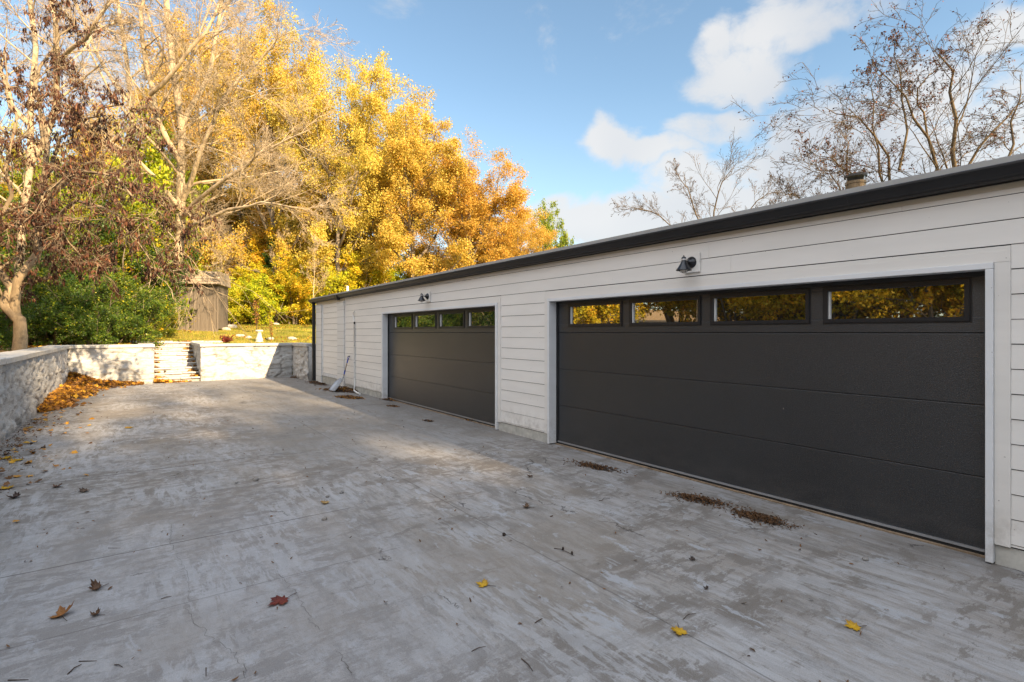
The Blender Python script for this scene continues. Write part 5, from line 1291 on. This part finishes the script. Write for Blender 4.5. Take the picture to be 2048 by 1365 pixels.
debris('heap of brown leaves behind the shovel blade', 648, 779, 722, 786, .24, .12, 420, 6, (0, .6), .08)
debris('flat spill of brown leaves in front of the shovel', 672, 794, 728, 799, .15, .05, 220, 7, (0, .7), .08)
debris('small leaf clump at the left jamb of the far door', 765, 799, 790, 803, .08, .05, 70, 8, (0, .6), .06)
debris('leaf clump at the right end of the far door', 932, 838, 962, 846, .08, .05, 90, 9, (0, .6), .055)
debris('thin dark smear of leaves before the far door, left one', 776, 812, 802, 815, .08, .02, 90, 10, (0, .3), .05)
debris('thin dark smear of leaves before the far door, right one', 845, 841, 868, 845, .06, .02, 60, 11, (0, .3), .045)
debris('dry leaf bits along the threshold of the near door', 1128, 884, 1190, 901, .03, .008, 60, 12, (.2, .8), .04)
# small dark bits all over the drive
n = 900; x = rg.uniform(-1.5, 4.9, n); y = rg.uniform(1.0, 20.3, n) ; P = np.stack([x, y, 0 * x + .001], -1)
o = scatter_leaves('drive_crumbs', P, .026, M['leaf_fallen'], 31, 'stuff', False, .4, (0, .35), .6); tag(o, 'tiny dark leaf crumbs strewn over the concrete', 'crumbs')

# single leaves
LO = [(0, -.42), (.07, -.40), (.24, -.46), (.22, -.32), (.50, -.20), (.42, -.10), (.56, .12), (.40, .10), (.34, .20), (.16, .06), (.20, .34), (.12, .36), (.0, .60), (-.12, .36), (-.20, .34), (-.16, .06), (-.34, .20), (-.40, .10), (-.56, .12), (-.42, -.10), (-.50, -.20), (-.22, -.32), (-.24, -.46), (-.07, -.40)]
def single(u, v, size, rot, tint, label, curl=.35, tilt=0.0, stem=True):
    p = gp(u, v); mb = MB(); rr = random.Random(int(u)); tone = []
    rings = (0, .35, .7, 1.0)
    for q in rings[1:]:
        for (a, b) in LO:
            r2 = (a * q) ** 2 * curl * (1.2 if a > 0 else .7) + (b * q) ** 2 * curl * .8
            mb.v.append((a * q * size, b * q * size, (r2 + .035 + rr.uniform(-.02, .03) * q + tilt * a * q) * size)); tone.append(min(1, q * .55 + rr.uniform(0, .25) + (a * q + .3) * .35))
    c = len(mb.v); mb.v.append((0, -.1 * size, .02 * size)); tone.append(.3); n = len(LO)
    for j in range(n):
        q = (j + 1) % n; mb.f.append((c, j, q))
        for k_ in range(2): mb.f.append((k_ * n + j, (k_ + 1) * n + j, (k_ + 1) * n + q, k_ * n + q))
    me = bpy.data.meshes.new('fallen_leaf'); me.from_pydata(mb.v, [], mb.f); me.materials.append(M['leaf_single'])
    at_ = me.attributes.new('tone', 'FLOAT', 'POINT'); at_.data.foreach_set('value', np.clip(np.array(tone, dtype=np.float32), 0, 1))
    o = bpy.data.objects.new('fallen_leaf', me); col.objects.link(o); o.location = (p[0], p[1], .003); o.rotation_euler = (0, 0, rot); o.color = (*tint, 1)
    tag(o, label, 'leaf', 'single fallen leaves on the drive')
    if stem:
        s = MB(); s.tube([(0, -.3 * size, .02 * size), (.03 * size, -.7 * size, .05 * size), (.1 * size, -1.05 * size, .03 * size)], .0016, 5); so = s.build('leaf_stem', M['twig'], o)
YEL = (.62, .36, .02); RED = (.17, .028, .018); ORA = (.46, .19, .02); BRN = (.13, .065, .03); TAN = (.42, .27, .10)
single(557, 1206, .125, 1.9, RED, 'dark red maple leaf lying alone on the near concrete', .2)
single(965, 1171, .085, .6, YEL, 'yellow leaf near the bottom centre of the drive', .4, .1)
single(1358, 1267, .085, 2.2, YEL, 'yellow leaf closest to the bottom edge', .45, .1)
single(1705, 1256, .085, 1.0, YEL, 'yellow leaf toward the bottom right corner', .4, .1)
single(650, 1008, .085, 2.6, TAN, 'curled tan leaf among pebbles in mid drive', .8)
single(123, 1231, .11, .2, (.32, .13, .03), 'folded rusty leaf at the bottom left', .9, .3)
single(190, 1232, .055, .9, BRN, 'crumpled dark brown leaf beside the rusty one', 1.5)
single(190, 1180, .075, 2.0, BRN, 'brown twisted leaf above the rusty one', 1.6, .3)
single(28, 997, .11, 1.4, (.07, .04, .03), 'large dark curled leaf near the left edge', 1.2)
single(113, 975, .10, .6, (.14, .07, .04), 'brown leaf on the concrete joint at left', .8)
single(12, 978, .13, .6, YEL, 'yellow leaf at the left edge above the dark curled one', .3)
single(12, 918, .15, 1.6, YEL, 'broad yellow leaf in the left leaf strip', .3)
single(36, 922, .12, 2.6, YEL, 'yellow leaf just right of the broad one', .3)
single(72, 840, .15, .3, (.55, .30, .03), 'amber leaf in front of the corner leaf drift', .3)
single(58, 857, .13, 1.2, YEL, 'small yellow leaf beyond the left strip', .3)
single(257, 857, .14, 2.2, YEL, 'lone yellow leaf in the sunny mid drive', .3)
single(167, 985, .10, 2.2, (.12, .07, .04), 'dull brown leaf right of the joint leaf', 1.0)
single(1060, 955, .07, 2.2, (.09, .055, .035), 'small dark leaf left of the mulch strips', 1.0)
single(1052, 1016, .075, .8, (.16, .09, .045), 'folded brown seed leaf in the drive centre', 1.3)
single(1384, 1121, .05, .8, (.05, .03, .02), 'tiny black leaf in front of the mulch strip', 1.0, 0, False)
single(1412, 1179, .035, .2, (.05, .03, .02), 'tiny dark curled leaf above the bottom yellow leaf', 1.4, 0, False)
# twigs
def twig(pts, r, label, cones=()):
    P = [gp(u, v) for u, v in pts]; c = P[0]; mb = MB()
    mb.tube([(p[0] - c[0], p[1] - c[1], r + (.006 if 0 < i < len(P) - 1 else 0)) for i, p in enumerate(P)], [r] * (len(P) - 1) + [r * .5], 6)
    o = mb.build('twig', M['twig'], None, smooth=True); o.location = (c[0], c[1], 0); tag(o, label, 'twig', 'twigs on the drive')
    for (u, v) in cones:
        q = gp(u, v); mb = MB(); mb.lathe([(0, 0), (.006, .003), (.009, .012), (.007, .024), (0, .03)], (q[0] - c[0], q[1] - c[1], .006), 8); mb.build('cone', M['soil'], o)
twig([(1108, 1098), (1122, 1101), (1135, 1107), (1148, 1112)], .0025, 'dark twig with two little cones right of the drive centre', [(1126, 1103), (1144, 1112)])
twig([(1198, 1002), (1204, 1003), (1208, 998), (1220, 997)], .0025, 'bent hook-shaped twig left of the mulch strip')
twig([(1070, 1247), (1078, 1244), (1085, 1238)], .003, 'short curved twig under the centre yellow leaf')
twig([(1043, 1319), (1056, 1332), (1066, 1344)], .003, 'curved twig at the bottom centre edge')
twig([(943, 1304), (957, 1299), (971, 1294)], .0022, 'straight pale-ended twig left of the bottom curved twig')
twig([(322, 1199), (333, 1197), (343, 1194)], .0022, 'straight twig right of the rusty leaf')
twig([(216, 1097), (241, 1097)], .0018, 'thin straight twig in the left mid drive')
twig([(135, 1350), (148, 1340), (163, 1330)], .003, 'dark twig slanting at the bottom left')
twig([(158, 1324), (194, 1323)], .0025, 'horizontal twig above the slanting one')
twig([(229, 1331), (237, 1333), (246, 1336)], .0025, 'short twig right of the slanting one')
twig([(16, 1362), (57, 1361)], .003, 'straight twig at the bottom left corner')
twig([(412, 1337), (412, 1354)], .0025, 'upright-lying short twig at the bottom edge')
twig([(1210, 932), (1228, 941), (1252, 950)], .003, 'forked brown twig beside the short mulch patch')
twig([(1366, 1240), (1376, 1232), (1392, 1228)], .0022, 'thin twig above the bottom yellow leaf')
p = gp(1008, 1072); mb = rock(p, (.014, .014, .014), 40); o = mb.build('seed_ball', M['soil'], None); o.location = (p[0], p[1], .012); tag(o, 'round spiky seed ball in the drive centre', 'seed ball')
s = MB(); s.tube([(0, 0, 0), (.03, -.02, .0), (.06, -.03, -.008)], .0015, 5); s.build('seed_stem', M['twig'], o)
for i, (u, v, r_, lab) in enumerate([(512, 962, .028, 'dark pebble just past the near joint'), (649, 1040, .022, 'grey pebble below the curled tan leaf'), (683, 987, .02, 'small pebble above the tan leaf'), (473, 967, .015, 'tiny pebble left of the dark pebble'),
                                 (655, 995, .018, 'pebble touching the curled tan leaf shadow'), (1731, 1121, .02, 'tan clod of dirt near the big door corner')]):
    p = gp(u, v); mb = rock(p, (r_, r_, r_ * .7), 60 + i); o = mb.build('pebble', M['pebble'], None); o.location = (p[0], p[1], r_ * .45); o.rotation_euler = (0, 0, i); tag(o, lab, 'pebble', 'pebbles on the drive')
# unseen sparse trees added between the dense ones to break the sunlight into patches
place(LT, 'unseen_shade_tree', 'unseen slim bare tree added in the gap behind the house ridge', 'tree', (8.4, -26, 0), M['bark_pale'], None, 2.7, 1.0, (1, 1, 1), 'unseen shade trees behind the house')
place(BB, 'unseen_shade_tree', 'unseen narrow half bare tree added in the gap behind the house ridge', 'tree', (10.6, -28, 0), M['bark_grey'], M['leaf_amber'], 1.3, 2.0, (1, 1, 1), 'unseen shade trees behind the house', sx=.42)
